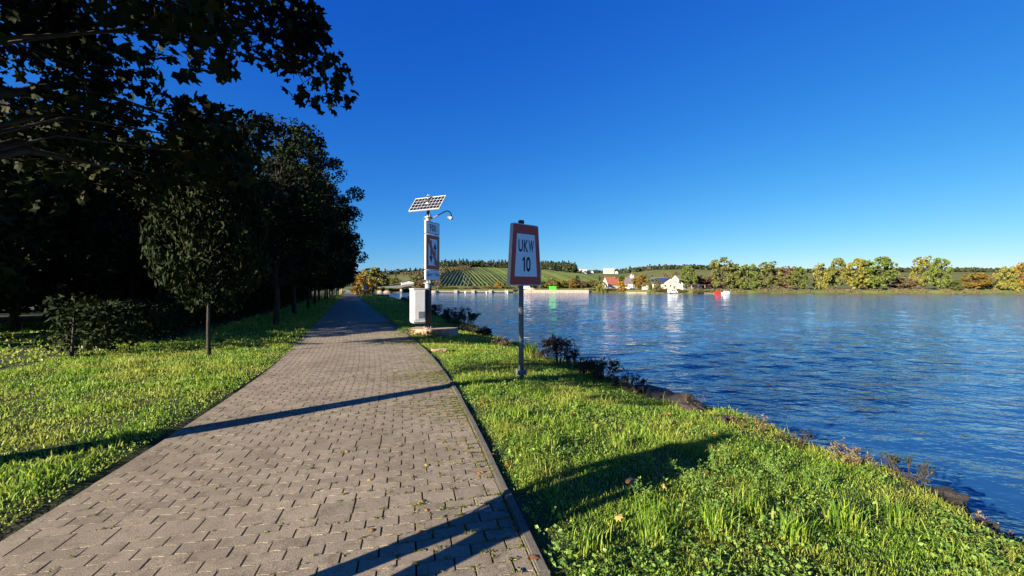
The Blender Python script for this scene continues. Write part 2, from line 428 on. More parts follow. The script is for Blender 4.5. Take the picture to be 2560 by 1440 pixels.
SL, SW, GAP = 0.225, 0.1125, 0.006
def stone_outline(L, W, amp, per):
    xs = np.linspace(-L/2+GAP*0.75, L/2-GAP*0.75, 7)
    w = amp*np.sin(2*math.pi*xs/per+0.6)
    top = [(x, W/2-GAP*0.3+a) for x, a in zip(xs, w)]; bot = [(x, -W/2+GAP*0.3+a) for x, a in zip(xs, w)]
    return np.array(bot + top[::-1])
def stone_geo(L, W, amp=0.007, per=SL/2, inset=0.0016):
    o = stone_outline(L, W, amp, per); k = len(o)
    c = np.array([L, W]); inn = o*(1-2*inset/c)
    V = np.concatenate([np.c_[inn, np.zeros(k)], np.c_[o, np.full(k, -0.02)]])
    top = list(range(k)); side = [(i, k+i, k+(i+1) % k, (i+1) % k) for i in range(k)]
    tris = []
    h = k//2
    for i in range(h-1):                          # strip over the top
        a, b = i, i+1; c2, d2 = k-1-i, k-2-i
        tris += [(a, b, d2), (a, d2, c2)]
    for q in side: tris += [(q[0], q[1], q[2]), (q[0], q[2], q[3])]
    return V, np.array(tris)
big_rows = {21, 32, 47, 63}
stones = []                                       # (t centre, lateral centre, L, W)
t = 1.0-SW*44; row = -44
while t < 40:
    W = SW*1.75 if row in big_rows else SW
    off = (row % 2)*SL/2; x = 0.0
    L = SL if row not in big_rows else SL*1.12
    edges = [0.0]; x = off if off else L
    while x < PW-0.05: edges.append(x); x += L
    edges.append(PW)
    for a, b in zip(edges[:-1], edges[1:]):
        if b-a > 0.05: stones.append((t+W/2, -(a+b)/2, b-a, W))
    t += W; row += 1
stones = np.array(stones)
sx, sy, sdx, sdy = edge_at(stones[:, 0])
cx = sx+sdy*stones[:, 1]; cy = sy-sdx*stones[:, 1]; ang = np.arctan2(-sdx, sdy)
vis = (cy > 2.2) & (np.abs(cx/np.maximum(cy, 0.1)) < 1.2)
size = np.where(vis, stones[:, 2]*stones[:, 3]/np.maximum(cy, 0.5)**2, 0)
order = np.argsort(-size); chosen = set(order[:300].tolist())
cache = {}
fieldV, fieldT, base = [], [], 0
for i in range(len(stones)):
    L, W = round(stones[i, 2], 3), round(stones[i, 3], 3)
    key = (L, W)
    if key not in cache:
        amp = 0.007 if W < 0.15 else 0.005
        v, tr = stone_geo(L, W, amp)
        me = mesh_np('paving_stone', v, tr, 3); me.materials.append(M['paver'])
        cache[key] = (v, tr, me)
    v, tr, me = cache[key]
    h = rng.normal(0, 0.001); tx, ty = rng.normal(0, 0.004, 2); da = rng.normal(0, 0.008)
    if i in chosen:
        o = bpy.data.objects.new('paving_stone', me); COL.objects.link(o); o.parent = pavement
        o.location = (cx[i], cy[i], h); o.rotation_euler = (tx, ty, ang[i]+da)
    else:
        a = ang[i]+da; ca, sa = math.cos(a), math.sin(a)
        q = np.empty_like(v)
        q[:, 0] = cx[i]+v[:, 0]*ca-v[:, 1]*sa; q[:, 1] = cy[i]+v[:, 0]*sa+v[:, 1]*ca
        q[:, 2] = v[:, 2]+h+v[:, 0]*ty+v[:, 1]*tx
        fieldV.append(q); fieldT.append(tr+base); base += len(q)
fo = link('paving_stone_field', mesh_np('paving_stone_field', np.concatenate(fieldV), np.concatenate(fieldT), 3), M['paver'], pavement)
fo['kind'] = 'stuff'

# kerb: edging stones a metre long
kerb = empty('kerb'); tag(kerb, kind='structure')
kme = {}
tt = 0.4; kk = 0
while tt < 30:
    ln = 0.985
    X, Y, ddx, ddy = edge_at(tt+0.5); a = math.atan2(-float(ddx), float(ddy))
    if 'k' not in kme:
        bm = bmesh.new(); bmesh.ops.create_cube(bm, size=1.0)
        bmesh.ops.scale(bm, vec=(0.07, ln, 0.26), verts=bm.verts)
        top = [e for e in bm.edges if all(v.co.z > 0.1 for v in e.verts)]
        bmesh.ops.bevel(bm, geom=top, offset=0.01, segments=2, affect='EDGES')
        me = bpy.data.meshes.new('kerb_stone'); bm.to_mesh(me); bm.free(); me.materials.append(M['kerb']); kme['k'] = me
    o = bpy.data.objects.new('kerb_stone', kme['k']); COL.objects.link(o); o.parent = kerb
    o.location = (float(X)+float(ddy)*0.042, float(Y)-float(ddx)*0.042, -0.113+rng.normal(0, 0.004)); o.rotation_euler = (0, rng.normal(0, 0.02), a+rng.normal(0, 0.006))
    tt += 1.0; kk += 1
#--SPLIT3
# ------------------------------------------------------------------ leaf and blade builders
def instance_geo(tmplV, tmplT, C, U, Vv, Wn, scale):
    """place a template (k,3) at N centres with bases U,V,W and scales -> big arrays"""
    N, k = len(C), len(tmplV)
    q = (C[:, None, :] + scale[:, None, None]*(tmplV[None, :, 0:1]*U[:, None, :]+tmplV[None, :, 1:2]*Vv[:, None, :]+tmplV[None, :, 2:3]*Wn[:, None, :])).reshape(-1, 3)
    T = (tmplT[None]+(np.arange(N)*k)[:, None, None]).reshape(-1, tmplT.shape[1])
    return q, T
def unit(a): return a/np.maximum(np.linalg.norm(a, axis=-1, keepdims=True), 1e-9)
def random_basis(r, N, up=0.5):
    w = unit(r.normal(size=(N, 3))+np.array([0, 0, up])); a = unit(r.normal(size=(N, 3)))
    u = unit(np.cross(w, a)); v = np.cross(w, u); return u, v, w
def tm_maple():
    off = [(0,1.0),(20,.60),(42,.92),(68,.56),(96,.74),(138,.48),(180,.12)]
    pts = [(r*math.cos(R(90-a)), r*math.sin(R(90-a))) for a, r in off] + [(r*math.cos(R(90+a)), r*math.sin(R(90+a))) for a, r in off[-2:0:-1]]
    V = [(0, 0.1, 0.06)]+[(x*0.62, y*0.62, -0.22*(x*x+y*y)*0.6) for x, y in pts]
    k = len(pts); T = [(0, 1+(i+1) % k, 1+i) for i in range(k)]
    return np.array(V), np.array(T)
def tm_leaf(w=0.55):
    V = np.array([(0,-.5,-.05),(w/2,0,.04),(0,.5,-.1),(-w/2,0,.04)]); return V, np.array([(0,1,2),(0,2,3)])
def tm_clump():
    """three crossing ragged leaves, for far crowns"""
    V, T = [], []
    r = np.random.default_rng(1)
    for j in range(3):
        a = R(60*j); n = len(V)
        c, s_ = math.cos(a), math.sin(a); tl = r.uniform(-.5, .5)
        for x, y in ((0,-.5),(.38,-.1),(.16,.5),(-.3,.25)):
            V.append((x*c+0.2*tl, x*s_+0.1*y*tl, y+x*tl))
        T += [(n, n+1, n+2), (n, n+2, n+3)]
    return np.array(V), np.array(T)
MAPLE, LEAF, CLUMP = tm_maple(), tm_leaf(), tm_clump()

def crown_points(r, n_clump, n_leaf, env, z0, z1, spread, inner=0.35, flat=0.75):
    """clump centres inside an outline env(h) (radius at height fraction h), then leaves round them"""
    h = r.uniform(0, 1, n_clump*4); keep = r.uniform(0, 1, n_clump*4) < np.maximum(env(h), 0.12)/np.max(env(np.linspace(0, 1, 50)))
    h = h[keep][:n_clump]; n = len(h)
    a = r.uniform(0, 2*np.pi, n); q = np.sqrt(r.uniform(inner**2, 1, n))
    rad = env(h)*q*r.uniform(0.88, 1.08, n)
    cc = np.stack([rad*np.cos(a), rad*np.sin(a), z0+(z1-z0)*h], -1)
    w = r.uniform(0.5, 1.5, n); idx = r.choice(n, n_leaf, p=w/w.sum())
    sc = spread*r.uniform(0.6, 1.25, n)
    d = unit(r.normal(size=(n_leaf, 3)))*np.cbrt(r.uniform(0.05, 1, n_leaf))[:, None]*sc[idx][:, None]*np.array([1, 1, flat])
    return cc, cc[idx]+d

def leaves_mesh(name, r, pts, tmpl, size, mat, up=0.5, jit=0.3):
    u, v, w = random_basis(r, len(pts), up)
    q, T = instance_geo(tmpl[0], tmpl[1], pts, u, v, w, size*r.uniform(1-jit, 1+jit, len(pts)))
    me = mesh_np(name, q, T, 3); me.materials.append(mat); return me

def limb_mesh(name, r, height, z_crown, cc, r0, n_limbs, mat, k=8, twigs=0):
    mb = MB(); lean = r.normal(0, 0.15, 2)
    zs = np.linspace(0, height*0.88, 8)
    P = [Vector((lean[0]*(z/height)**1.5+0.04*math.sin(z*1.7), lean[1]*(z/height)**1.5+0.04*math.cos(z*1.3), z)) for z in zs]
    P[0].z = -0.15
    mb.tube(P, [max(r0*(1.15-0.05*i if i == 0 else 1-0.85*(z/height)), 0.02) for i, z in enumerate(zs)], k)
    pick = r.choice(len(cc), min(n_limbs, len(cc)), replace=False)
    for i in pick:
        c = Vector(cc[i]); hz = max(z_crown*0.85, min(c.z-0.25*math.hypot(c.x, c.y)-0.3, height*0.8))
        f = hz/height; b = Vector((lean[0]*f**1.5, lean[1]*f**1.5, hz))
        mid = b.lerp(c, 0.5)+Vector((0, 0, 0.12*(c-b).length))
        rr = r0*(0.42-0.25*f)*(1 if n_limbs < 100 else r.choice([1.0, 0.5, 0.35, 0.3]))
        mb.tube([b, mid, c], [rr, rr*0.6, max(rr*0.18, 0.006)], 5, cap=False)
        for _ in range(twigs):
            q = c+Vector(r.normal(0, 0.16, 3)); mb.tube([mid.lerp(c, r.uniform(0.6, 1)), q], [0.006, 0.002], 3, cap=False)
    me = bpy.data.meshes.new(name); me.from_pydata(mb.v, [], mb.f); me.update(); me.polygons.foreach_set('use_smooth', [True]*len(me.polygons))
    me.materials.append(mat); return me

def tree_from(name, loc, rz, sc, crown_me, trunk_me, label, cat='tree', group=None, szf=None):
    o = empty(name, loc, rz, label, cat, group); o.scale = (sc, sc, sc if szf is None else szf)
    link('trunk', trunk_me, None, o); link('crown', crown_me, None, o)
    return o

def egg(rmax, peak=0.35, top=0.12, bot=0.5):
    def f(h):
        h = np.asarray(h, float)
        lo = bot+(1-bot)*np.sqrt(np.clip(1-((peak-h)/peak)**2, 0, 1)); up = top+(1-top)*np.sqrt(np.clip(1-((h-peak)/(1-peak))**2, 0, 1))**1.15
        return rmax*np.where(h < peak, lo, up)
    return f

# ------------------------------------------------------------------ the row of maples on the left
r = np.random.default_rng(21)
near_env = egg(3.7, 0.28, 0.10, 0.62)
cc, lp = crown_points(r, 250, 38000, near_env, 2.3, 9.4, 0.60, inner=0.45)
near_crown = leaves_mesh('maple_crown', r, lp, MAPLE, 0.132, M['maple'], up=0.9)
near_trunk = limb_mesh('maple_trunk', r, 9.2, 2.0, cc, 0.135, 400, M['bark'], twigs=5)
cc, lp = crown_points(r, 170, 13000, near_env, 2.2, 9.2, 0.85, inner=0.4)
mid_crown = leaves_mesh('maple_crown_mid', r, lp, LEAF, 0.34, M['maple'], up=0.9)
mid_trunk = limb_mesh('maple_trunk_mid', r, 9.0, 2.0, cc, 0.14, 30, M['bark'], 6)

row_d = [3.5, 9.8, 17.6, 24.6, 31.6, 38.6, 45.6, 52.8, 60, 67.5, 75, 83, 91]
words = ['nearest maple, its crown hanging in at the top left of the path', 'slender young maple standing between the two nearest big maples', 'third maple of the row along the path', 'fourth maple of the row along the path', 'fifth maple of the row along the path']
for i, d in enumerate(row_d):
    s = -PW-1.6+random.uniform(-0.15, 0.15)
    x = float(frame(s, d)); z = gpt(x, d)
    near = i < 4 and i != 1
    if i == 0: x, d = -5.60, 3.2
    lab = words[i] if i < len(words) else 'dark leafy maple far along the row beside the paved path'
    sc = [1.2, 0.30, 0.92, 0.97][i] if i < 4 else random.uniform(0.88, 1.0)
    if d > 95: sc *= 0.8
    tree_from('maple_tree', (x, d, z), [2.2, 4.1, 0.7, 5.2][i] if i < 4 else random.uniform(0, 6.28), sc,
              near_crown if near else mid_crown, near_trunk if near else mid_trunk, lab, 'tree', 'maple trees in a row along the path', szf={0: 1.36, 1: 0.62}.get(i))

# wood and hedge behind the row
def box_hedge(name, d0, d1, s0, width, height, n, seed, label):
    r = np.random.default_rng(seed)
    Y = r.uniform(d0, d1, n); hz = r.uniform(0, 1, n)**0.7
    prof = height*(0.85+0.15*np.sin(Y*0.9)+0.10*np.sin(Y*2.3+1))
    s = s0+width*(r.uniform(-0.5, 0.5, n))*(1.05-0.35*hz)
    X = frame(s, Y); Z = ground_z(np.full_like(Y, s0), Y)+hz*prof
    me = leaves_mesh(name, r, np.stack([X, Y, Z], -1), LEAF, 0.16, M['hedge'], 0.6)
    o = empty(name, (0, 0, 0), 0, label, 'hedge'); link('foliage', me, None, o)
    st = None
    for y in np.arange(d0+0.2, d1, 1.3):
        x = float(frame(s0, y)); z = float(ground_z(s0, y))
        if st is None:
            q = MB().tube([(0, 0, -0.1), (0.08, 0, height*0.5), (-0.12, 0.1, height*0.8)], [0.035, 0.025, 0.008], 5).build('stem', M['bark'], o); st = q.data
        else: q = link('stem', st, None, o)
        q.location = (x, y, z); q.rotation_euler = (0, 0, y*2.7)
    return o
box_hedge('hedge', 9.0, 62, -PW-4.4, 1.5, 1.45, 26000, 5, 'dark clipped hedge running behind the row of maples')

r = np.random.default_rng(33)
wood_env = egg(3.4, 0.45, 0.2, 0.7)
cc, lp = crown_points(r, 150, 8000, wood_env, 1.0, 8.6, 0.9, inner=0.3)
wood_crown = leaves_mesh('wood_crown', r, lp, LEAF, 0.36, M['wood_leaf'], 0.6)
wood_trunk = limb_mesh('wood_trunk', r, 8.2, 1.2, cc, 0.13, 24, M['bark'], 6)
k = 0
for d, s in [(10,-14.5),(13.5,-17.5),(22,-16.5),(28,-17),(33,-16),(43,-16),(15,-13.5),(20,-12),(25.5,-13),(30,-11.6),(40,-11.8),(46,-13),(52,-12),(58,-13),(65,-12),(72,-13),(80,-12),(90,-13),(100,-12),(112,-13),(126,-11),(140,-12),
             (13,-22),(19,-20),(27,-21),(36,-20),(48,-21),(62,-20),(10,-31),(5,-36),(18,-32)]:
    x = float(frame(s, d)); k += 1
    tree_from('broadleaf_tree', (x, d, gpt(x, d)), random.uniform(0, 6.28), random.uniform(0.85, 1.15), wood_crown, wood_trunk,
              'leafy tree in the dark wood behind the hedge and maples', 'tree', 'trees of the wood behind the maples')
# pale stakes beside the trunks
for d, s in [(56, -PW-0.9), (74, -PW-0.7), (100, -PW-0.6), (112, -PW-0.5)]:
    x = float(frame(s, d)); z = gpt(x, d)
    o = MB().tube([(0, 0, -0.2), (0.02, 0, 2.3)], [0.11, 0.10], 8).tube([(0, 0, 2.3), (0.02, 0, 2.34)], [0.1, 0.06], 8).build('wooden_stake', M['pale_wood'])
    o.location = (x, d, z); tag(o, 'pale sunlit wooden stake among the dark trunks left of the path', 'stake', 'pale stakes in the tree row')

# ------------------------------------------------------------------ grass
def blades(name, bands, mat, seed, hmul=1.0, curve=1.0, parent=None):
    r = np.random.default_rng(seed); VV, TT, b = [], [], 0
    for (d0, d1, slo, shi, dens, h, w) in bands:
        # even spread over the strip
        area = (d1-d0)*(shi-slo)/0.945 if not callable(shi) else (d1-d0)*5.2
        n = int(area*dens)
        Y = r.uniform(d0, d1, n); hi = shi(Y) if callable(shi) else np.full(n, shi)
        s = slo+(hi-slo)*r.uniform(0, 1, n)
        X = frame(s, Y)
        clump = 0.5+0.5*np.sin(X*3.1+1.7*np.sin(Y*2.3))*np.sin(Y*3.7+1.3*np.sin(X*2.9))
        keep = (r.uniform(0, 1, n) < 0.55+0.45*clump) & ((np.abs(X)/np.maximum(Y, 0.3) < 1.7) | (Y < 3.5))
        X, Y, s, clump, hi = X[keep], Y[keep], s[keep], clump[keep], hi[keep]; n = len(X)
        if n == 0: continue
        Z = ground_z(s, Y)-0.004
        hh = h*hmul*r.lognormal(0, 0.45, n)*(0.5+0.8*clump*clump)
        edge = np.clip((s-slo)/0.25, 0.35, 1) if slo >= 0 else np.clip((hi-s)/0.3, 0.35, 1); hh = hh*edge
        ww = w*r.uniform(0.7, 1.4, n)
        a = r.uniform(0, 2*np.pi, n); la = r.uniform(0, 2*np.pi, n); ln = hh*np.abs(r.normal(0.6, 0.45, n))*curve
        sx, sy = np.cos(a)*ww/2, np.sin(a)*ww/2; lx, ly = np.cos(la)*ln, np.sin(la)*ln
        v = np.empty((n, 5, 3))
        v[:, 0] = np.stack([X-sx, Y-sy, Z], -1); v[:, 1] = np.stack([X+sx, Y+sy, Z], -1)
        v[:, 2] = np.stack([X+0.35*lx+0.8*sx, Y+0.35*ly+0.8*sy, Z+0.6*hh], -1); v[:, 3] = np.stack([X+0.35*lx-0.8*sx, Y+0.35*ly-0.8*sy, Z+0.6*hh], -1)
        v[:, 4] = np.stack([X+lx, Y+ly, Z+hh*np.clip(1.05-0.35*ln/hh, 0.5, 1)], -1)
        VV.append(v.reshape(-1, 3))
        T = np.array([(0,1,2),(0,2,3),(3,2,4)])[None]+(np.arange(n)*5)[:, None, None]+b
        TT.append(T.reshape(-1, 3)); b += n*5
    me = mesh_np(name, np.concatenate(VV), np.concatenate(TT), 3)
    return link(name, me, mat, parent)
right = lambda Y: lip(Y)+0.25
g = blades('grass', [(-3,1.6,0.09,right,1200,0.05,0.011),(1.6,3.2,0.09,right,8000,0.042,0.0055),(3.2,5,0.09,right,6400,0.042,0.006),(5,8,0.09,right,4200,0.046,0.0075),(8,13,0.08,right,2100,0.052,0.011),
                     (13,24,0.02,right,1000,0.06,0.018),(24,45,-0.1,right,260,0.09,0.035),(45,100,-0.1,right,60,0.12,0.08)], M['grass'], 11)
tag(g, 'sunlit green grass between the kerb and the river bank', 'grass', kind='stuff')
g = blades('grass', [(5,18,-PW-22,-PW-4.5,160,0.06,0.035),(-4,5,-PW-9,-PW-4.5,250,0.06,0.02),(-2,4,-PW-4.5,-PW,2200,0.05,0.011),(4,12,-PW-4.5,-PW,1600,0.055,0.013),(12,24,-PW-3.5,-PW+0.05,450,0.08,0.022),(24,50,-PW-3.2,-PW+0.1,150,0.12,0.045),(50,120,-PW-3,-PW+0.15,30,0.16,0.11)], M['grass'], 12)
tag(g, 'shaded grass strip between the path and the maple row', 'grass', kind='stuff')

# low broad-leaved weeds in the grass
def weeds(n, seed):
    r = np.random.default_rng(seed)
    Y = 1.8+9*r.uniform(0, 1, n)**1.6; s = 0.12+(lip(Y)-0.1)*r.uniform(0, 1, n)
    X = frame(s, Y); c = np.sin(X*2.1+Y)*np.sin(Y*2.7-X)+0.35*r.normal(size=n)+0.5*(Y < 3.2)
    k = c > 0.25; X, Y, s = X[k], Y[k], s[k]; m = 7
    C = np.repeat(np.stack([X, Y, ground_z(s, Y)+0.02], -1), m, 0)
    C += r.normal(0, 0.022, C.shape)*np.array([1, 1, 0.0]); C[:, 2] += r.uniform(0, 0.055, len(C))
    return leaves_mesh('weed_leaves', r, C, tm_leaf(0.75), 0.026, M['weed'], up=1.2, jit=0.5)
o = link('low_weeds', weeds(5200, 4)); tag(o, 'low clover-like weeds mixed into the grass', 'weeds', kind='stuff')

# tufts and moss in the paving joints
def joints():
    r = np.random.default_rng(9); idx = np.where((cy > 1.8) & (cy < 20))[0]
    w = np.exp(stones[idx, 1]/0.5)*1.0+0.015; w *= (0.35+np.clip(np.sin(cy[idx]*1.9)*np.sin(cy[idx]*0.83+1), 0, 1)*2.0)
    pick = r.choice(idx, 6500, p=w/w.sum())
    C = []
    for i in pick:
        L, W = stones[i, 2], stones[i, 3]
        if r.uniform() < 0.7: lx, ly = r.uniform(-L/2, L/2), W/2
        else: lx, ly = L/2, r.uniform(-W/2, W/2)
        a = ang[i]; k = int(r.integers(3, 13))
        C.append(np.stack([np.full(k, cx[i]+lx*math.cos(a)-ly*math.sin(a)), np.full(k, cy[i]+lx*math.sin(a)+ly*math.cos(a)), np.full(k, -0.006)], -1)+r.normal(0, 0.012, (k, 3))*np.array([1.3, 0.5, 0.25]))
    C = np.concatenate(C); C[:, 2] += np.abs(r.normal(0, 0.009, len(C)))
    return leaves_mesh('joint_tufts', r, C, tm_leaf(0.3), 0.022, M['moss'], up=0.6, jit=0.6)
o = link('joint_tufts', joints()); tag(o, 'small grass tufts and moss in the paving joints', 'moss', kind='stuff')
#--SPLIT4
# ------------------------------------------------------------------ signs
def rounded(pts, rad, seg=4):
    out = []; n = len(pts)
    for i in range(n):
        p = Vector(pts[i]); a = Vector(pts[i-1])-p; b = Vector(pts[(i+1) % n])-p
        ua, ub = a.normalized(), b.normalized(); ang_ = ua.angle(ub); t_ = rad/math.tan(ang_/2)
        p0, p1 = p+ua*t_, p+ub*t_
        for k in range(seg+1):
            f = k/seg; q = (p0*(1-f)+p*f)*(1-f)+(p*(1-f)+p1*f)*f; out.append((q.x, q.y))
    return out
def trapezoid(wb, wt, z0, z1): return [(-wb/2, z0), (wb/2, z0), (wt/2, z1), (-wt/2, z1)]

def lettering(text, x, z, height, width, y, parent, mat, name='lettering', depth=0.0015, bold=0.0):
    cu = bpy.data.curves.new(name, 'FONT'); cu.body = text; cu.size = 1.0; cu.align_x = 'CENTER'; cu.align_y = 'BOTTOM_BASELINE'
    cu.resolution_u = 4; cu.offset = bold
    tmp = bpy.data.objects.new('tmp', cu); COL.objects.link(tmp)
    bpy.context.view_layer.update()
    me0 = bpy.data.meshes.new_from_object(tmp.evaluated_get(bpy.context.evaluated_depsgraph_get()))
    bpy.data.objects.remove(tmp); bpy.data.curves.remove(cu)
    co = np.empty(len(me0.vertices)*3); me0.vertices.foreach_get('co', co); co = co.reshape(-1, 3)
    mn, mx = co.min(0), co.max(0)
    bm = bmesh.new(); bm.from_mesh(me0); bpy.data.meshes.remove(me0)
    sxx, szz = width/(mx[0]-mn[0]), height/(mx[1]-mn[1])
    for v in bm.verts: v.co = Vector((x+(v.co.x-(mn[0]+mx[0])/2)*sxx, 0, z+(v.co.y-mn[1])*szz))
    r_ = bmesh.ops.extrude_face_region(bm, geom=bm.faces[:])
    for v in [e for e in r_['geom'] if isinstance(e, bmesh.types.BMVert)]: v.co.y -= depth
    for v in bm.verts: v.co.y += y
    bmesh.ops.recalc_face_normals(bm, faces=bm.faces[:])
    me = bpy.data.meshes.new(name); bm.to_mesh(me); bm.free()
    return link(name, me, mat, parent)

# --- the near sign: UKW 10
bx_, by_ = 0.18, 8.0; bz = gpt(bx_, by_)
ukw = empty('river_sign', (bx_, by_, bz), R(42), 'white UKW 10 sign with broad red border on grey pole in the grass', 'sign')
zb, zt = 1.70-bz, 2.885-bz
pole = MB().tube([(0, 0, -0.3), (0, 0, 0.12)], 0.058, 16).tube([(0, 0, 0.16), (0, 0, 0.9), (0, 0, 2.90-bz)], [0.051, 0.050, 0.049], 16).build('pole', M['pole_grey'], ukw, True)
pole['kind'] = 'stuff'
fl = MB().lathe([(0.06, 0.10), (0.105, 0.105), (0.11, 0.125), (0.11, 0.14), (0.075, 0.145), (0.075, 0.155), (0.105, 0.157), (0.105, 0.175), (0.055, 0.185)], k=20).build('flange', M['pole_grey'], ukw)
for k in range(4):
    a = R(45+90*k); MB().tube([(0.085*math.cos(a), 0.085*math.sin(a), 0.08), (0.085*math.cos(a), 0.085*math.sin(a), 0.205)], 0.011, 6).build('bolt', M['grey_metal'], fl)
MB().lathe([(0.056, 2.86-bz), (0.06, 2.87-bz), (0.06, 2.96-bz), (0.052, 2.975-bz)], k=16).build('pole_cap', M['dark_metal'], ukw)
bd = MB().prism(rounded(trapezoid(0.86, 0.68, zb, zt), 0.045), -0.135, -0.062).build('board', M['sign_side'], ukw)
for zz in (zb+0.25, zt-0.25):
    MB().box((0, -0.045, zz), (0.40, 0.03, 0.045)).build('clamp_rail', M['grey_metal'], ukw)
    MB().lathe([(0.053, -0.03), (0.066, -0.03), (0.066, 0.03), (0.053, 0.03)], (0, 0, zz), 14).build('clamp', M['grey_metal'], ukw)
MB().prism(rounded(trapezoid(0.832, 0.656, zb+0.014, zt-0.014), 0.036), -0.1375, -0.1352).build('red_border', M['sign_red'], ukw)
wf = MB().prism(trapezoid(0.60, 0.475, zb+0.172, zt-0.195), -0.1395, -0.1377).build('white_field', M['sign_white'], ukw)
for ch_, x_, w_ in (('U', -0.145, 0.115), ('K', -0.005, 0.115), ('W', 0.14, 0.145)):
    lettering(ch_, x_, zb+0.645, 0.235, w_, -0.1397, ukw, M['sign_black'], 'letter', bold=0.018)
MB().prism([(-0.065, zb+0.27), (-0.030, zb+0.27), (-0.030, zb+0.55), (-0.062, zb+0.55), (-0.105, zb+0.50), (-0.105, zb+0.462), (-0.065, zb+0.50)], -0.1415, -0.1397).build('figure', M['sign_black'], ukw)
lettering('0', 0.06, zb+0.265, 0.29, 0.125, -0.1397, ukw, M['sign_black'], 'figure', bold=0.022)

# --- the mast with three boards, solar panel and camera arm
mx_, my_ = -3.14, 15.3; MT = 0.15
plinth = empty('concrete_plinth', (-2.98, 15.25, -0.35), R(-12), 'pinkish concrete plinth in the grass under the tall mast', 'plinth')
MB().box((0, 0, 0.25), (1.75, 0.95, 0.5), taper=0.985).build('block', M['concrete'], plinth, bevel=0.02)
mast = empty('sign_mast', (mx_, my_, MT), 0, 'tall steel mast with solar panel, camera arm and three boards on a concrete plinth', 'mast')
def mz(y): return EYE+(720-y)/F*15.3-MT
MB().tube([(0, 0, 0.03), (0, 0, 1.62)], 0.118, 20).build('lower_pole', M['dark_metal'], mast, True)
fo2 = MB().lathe([(0.20, 0.0), (0.20, 0.025), (0.13, 0.03)], k=20).build('foot_plate', M['grey_metal'], mast)
for k in range(6):
    a = R(60*k+15); c, s_ = math.cos(a), math.sin(a)
    MB().tube([(0.165*c, 0.165*s_, -0.01), (0.165*c, 0.165*s_, 0.075)], 0.014, 6).build('bolt', M['grey_metal'], fo2)
    b_ = MB().prism([(0.115, 0.026), (0.185, 0.026), (0.115, 0.13)], -0.006, 0.006).build('gusset', M['grey_metal'], fo2); b_.rotation_euler = (0, 0, a+R(30))
for zc, rr in ((mz(708), 0.10), (mz(544), 0.085)):
    cpl = MB().lathe([(rr*1.05, -0.20), (rr*1.25, -0.19), (rr*1.25, -0.02), (rr*1.9, -0.015), (rr*1.9, 0.015), (rr*1.0, 0.02), (rr*1.0, 0.06)], (0, 0, zc), 18).build('coupling', M['grey_metal'], mast)
    for k in range(4):
        a = R(90*k+40)
        f_ = MB().prism([(rr*0.95, zc+0.016), (rr*1.8, zc+0.016), (rr*0.95, zc+0.17)], -0.006, 0.006).build('fin', M['grey_metal'], cpl); f_.rotation_euler = (0, 0, a)
MB().tube([(0, 0, 1.6), (0, 0, mz(546))], [0.088, 0.078], 18).build('upper_pole', M['grey_metal'], mast, True)
MB().tube([(0, 0, mz(546)), (0, 0, mz(497))], 0.052, 14).build('top_pole', M['dark_metal'], mast, True)
SA = R(66)
def board(z0, z1, w, name, label=None):
    e = MB().prism(rounded([(-w/2, z0), (w/2, z0), (w/2, z1), (-w/2, z1)], 0.035), -0.205, -0.148).build(name, M['sign_side'], mast)
    e.rotation_euler = (0, 0, SA)
    if label: e['label'] = label
    MB().box((0, -0.117, (z0+z1)/2), (0.3, 0.06, 0.05)).build('bracket', M['grey_metal'], e)
    return e
W9 = 0.87
b9 = board(mz(588)+0.015, mz(556), W9, 'distance_board', 'white board reading 900')
zz0, zz1 = mz(588)+0.015, mz(556)
MB().prism(rounded([(-W9/2+.012, zz0+.012), (W9/2-.012, zz0+.012), (W9/2-.012, zz1-.012), (-W9/2+.012, zz1-.012)], 0.03), -0.2075, -0.2052).build('black_edge', M['sign_black'], b9)
MB().prism(rounded([(-W9/2+.032, zz0+.03), (W9/2-.032, zz0+.03), (W9/2-.032, zz1-.03), (-W9/2+.032, zz1-.03)], 0.025), -0.2095, -0.2077).build('white_field', M['sign_white'], b9)
for ch_, x_ in (('9', -0.15), ('0', -0.01), ('0', 0.13)): lettering(ch_, x_, zz0+0.11, 0.26, 0.11, -0.2097, b9, M['sign_black'], 'figure', bold=0.022)
zz0, zz1 = mz(674.5), mz(588)-0.01
br = board(zz0, zz1, W9, 'no_passing_board', 'red bordered board with two opposed arrows struck through')
MB().prism(rounded([(-W9/2+.012, zz0+.012), (W9/2-.012, zz0+.012), (W9/2-.012, zz1-.012), (-W9/2+.012, zz1-.012)], 0.03), -0.2075, -0.2052).build('red_border', M['sign_red'], br)
ww, h0, h1 = W9/2-0.15, zz0+0.15, zz1-0.15
MB().prism([(-ww, h0), (ww, h0), (ww, h1), (-ww, h1)], -0.2095, -0.2077).build('white_field', M['sign_white'], br)
def arrow(x, z_tail, z_tip, name):
    d_ = 1 if z_tip > z_tail else -1; zh = z_tip-d_*0.24; o_ = [(x-0.035, z_tail), (x+0.035, z_tail), (x+0.035, zh), (x+0.105, zh), (x, z_tip), (x-0.105, zh), (x-0.035, zh)]
    if d_ < 0: o_ = o_[::-1]
    MB().prism(o_, -0.2115, -0.2097).build(name, M['sign_black'], br)
arrow(-0.115, h1-0.05, h0+0.10, 'arrow'); arrow(0.135, h0+0.03, h1-0.12, 'arrow')
dg = 0.075
MB().prism([(-ww, h1), (-ww, h1-dg*2.0), (ww-dg*0.9, h0), (ww, h0), (ww, h0+dg*2.0), (-ww+dg*0.9, h1)], -0.2135, -0.2117).build('diagonal_bar', M['sign_red'], br)
zz0, zz1 = mz(700), mz(676)
bl = board(zz0, zz1, W9, 'length_board', 'white board with a line on length')
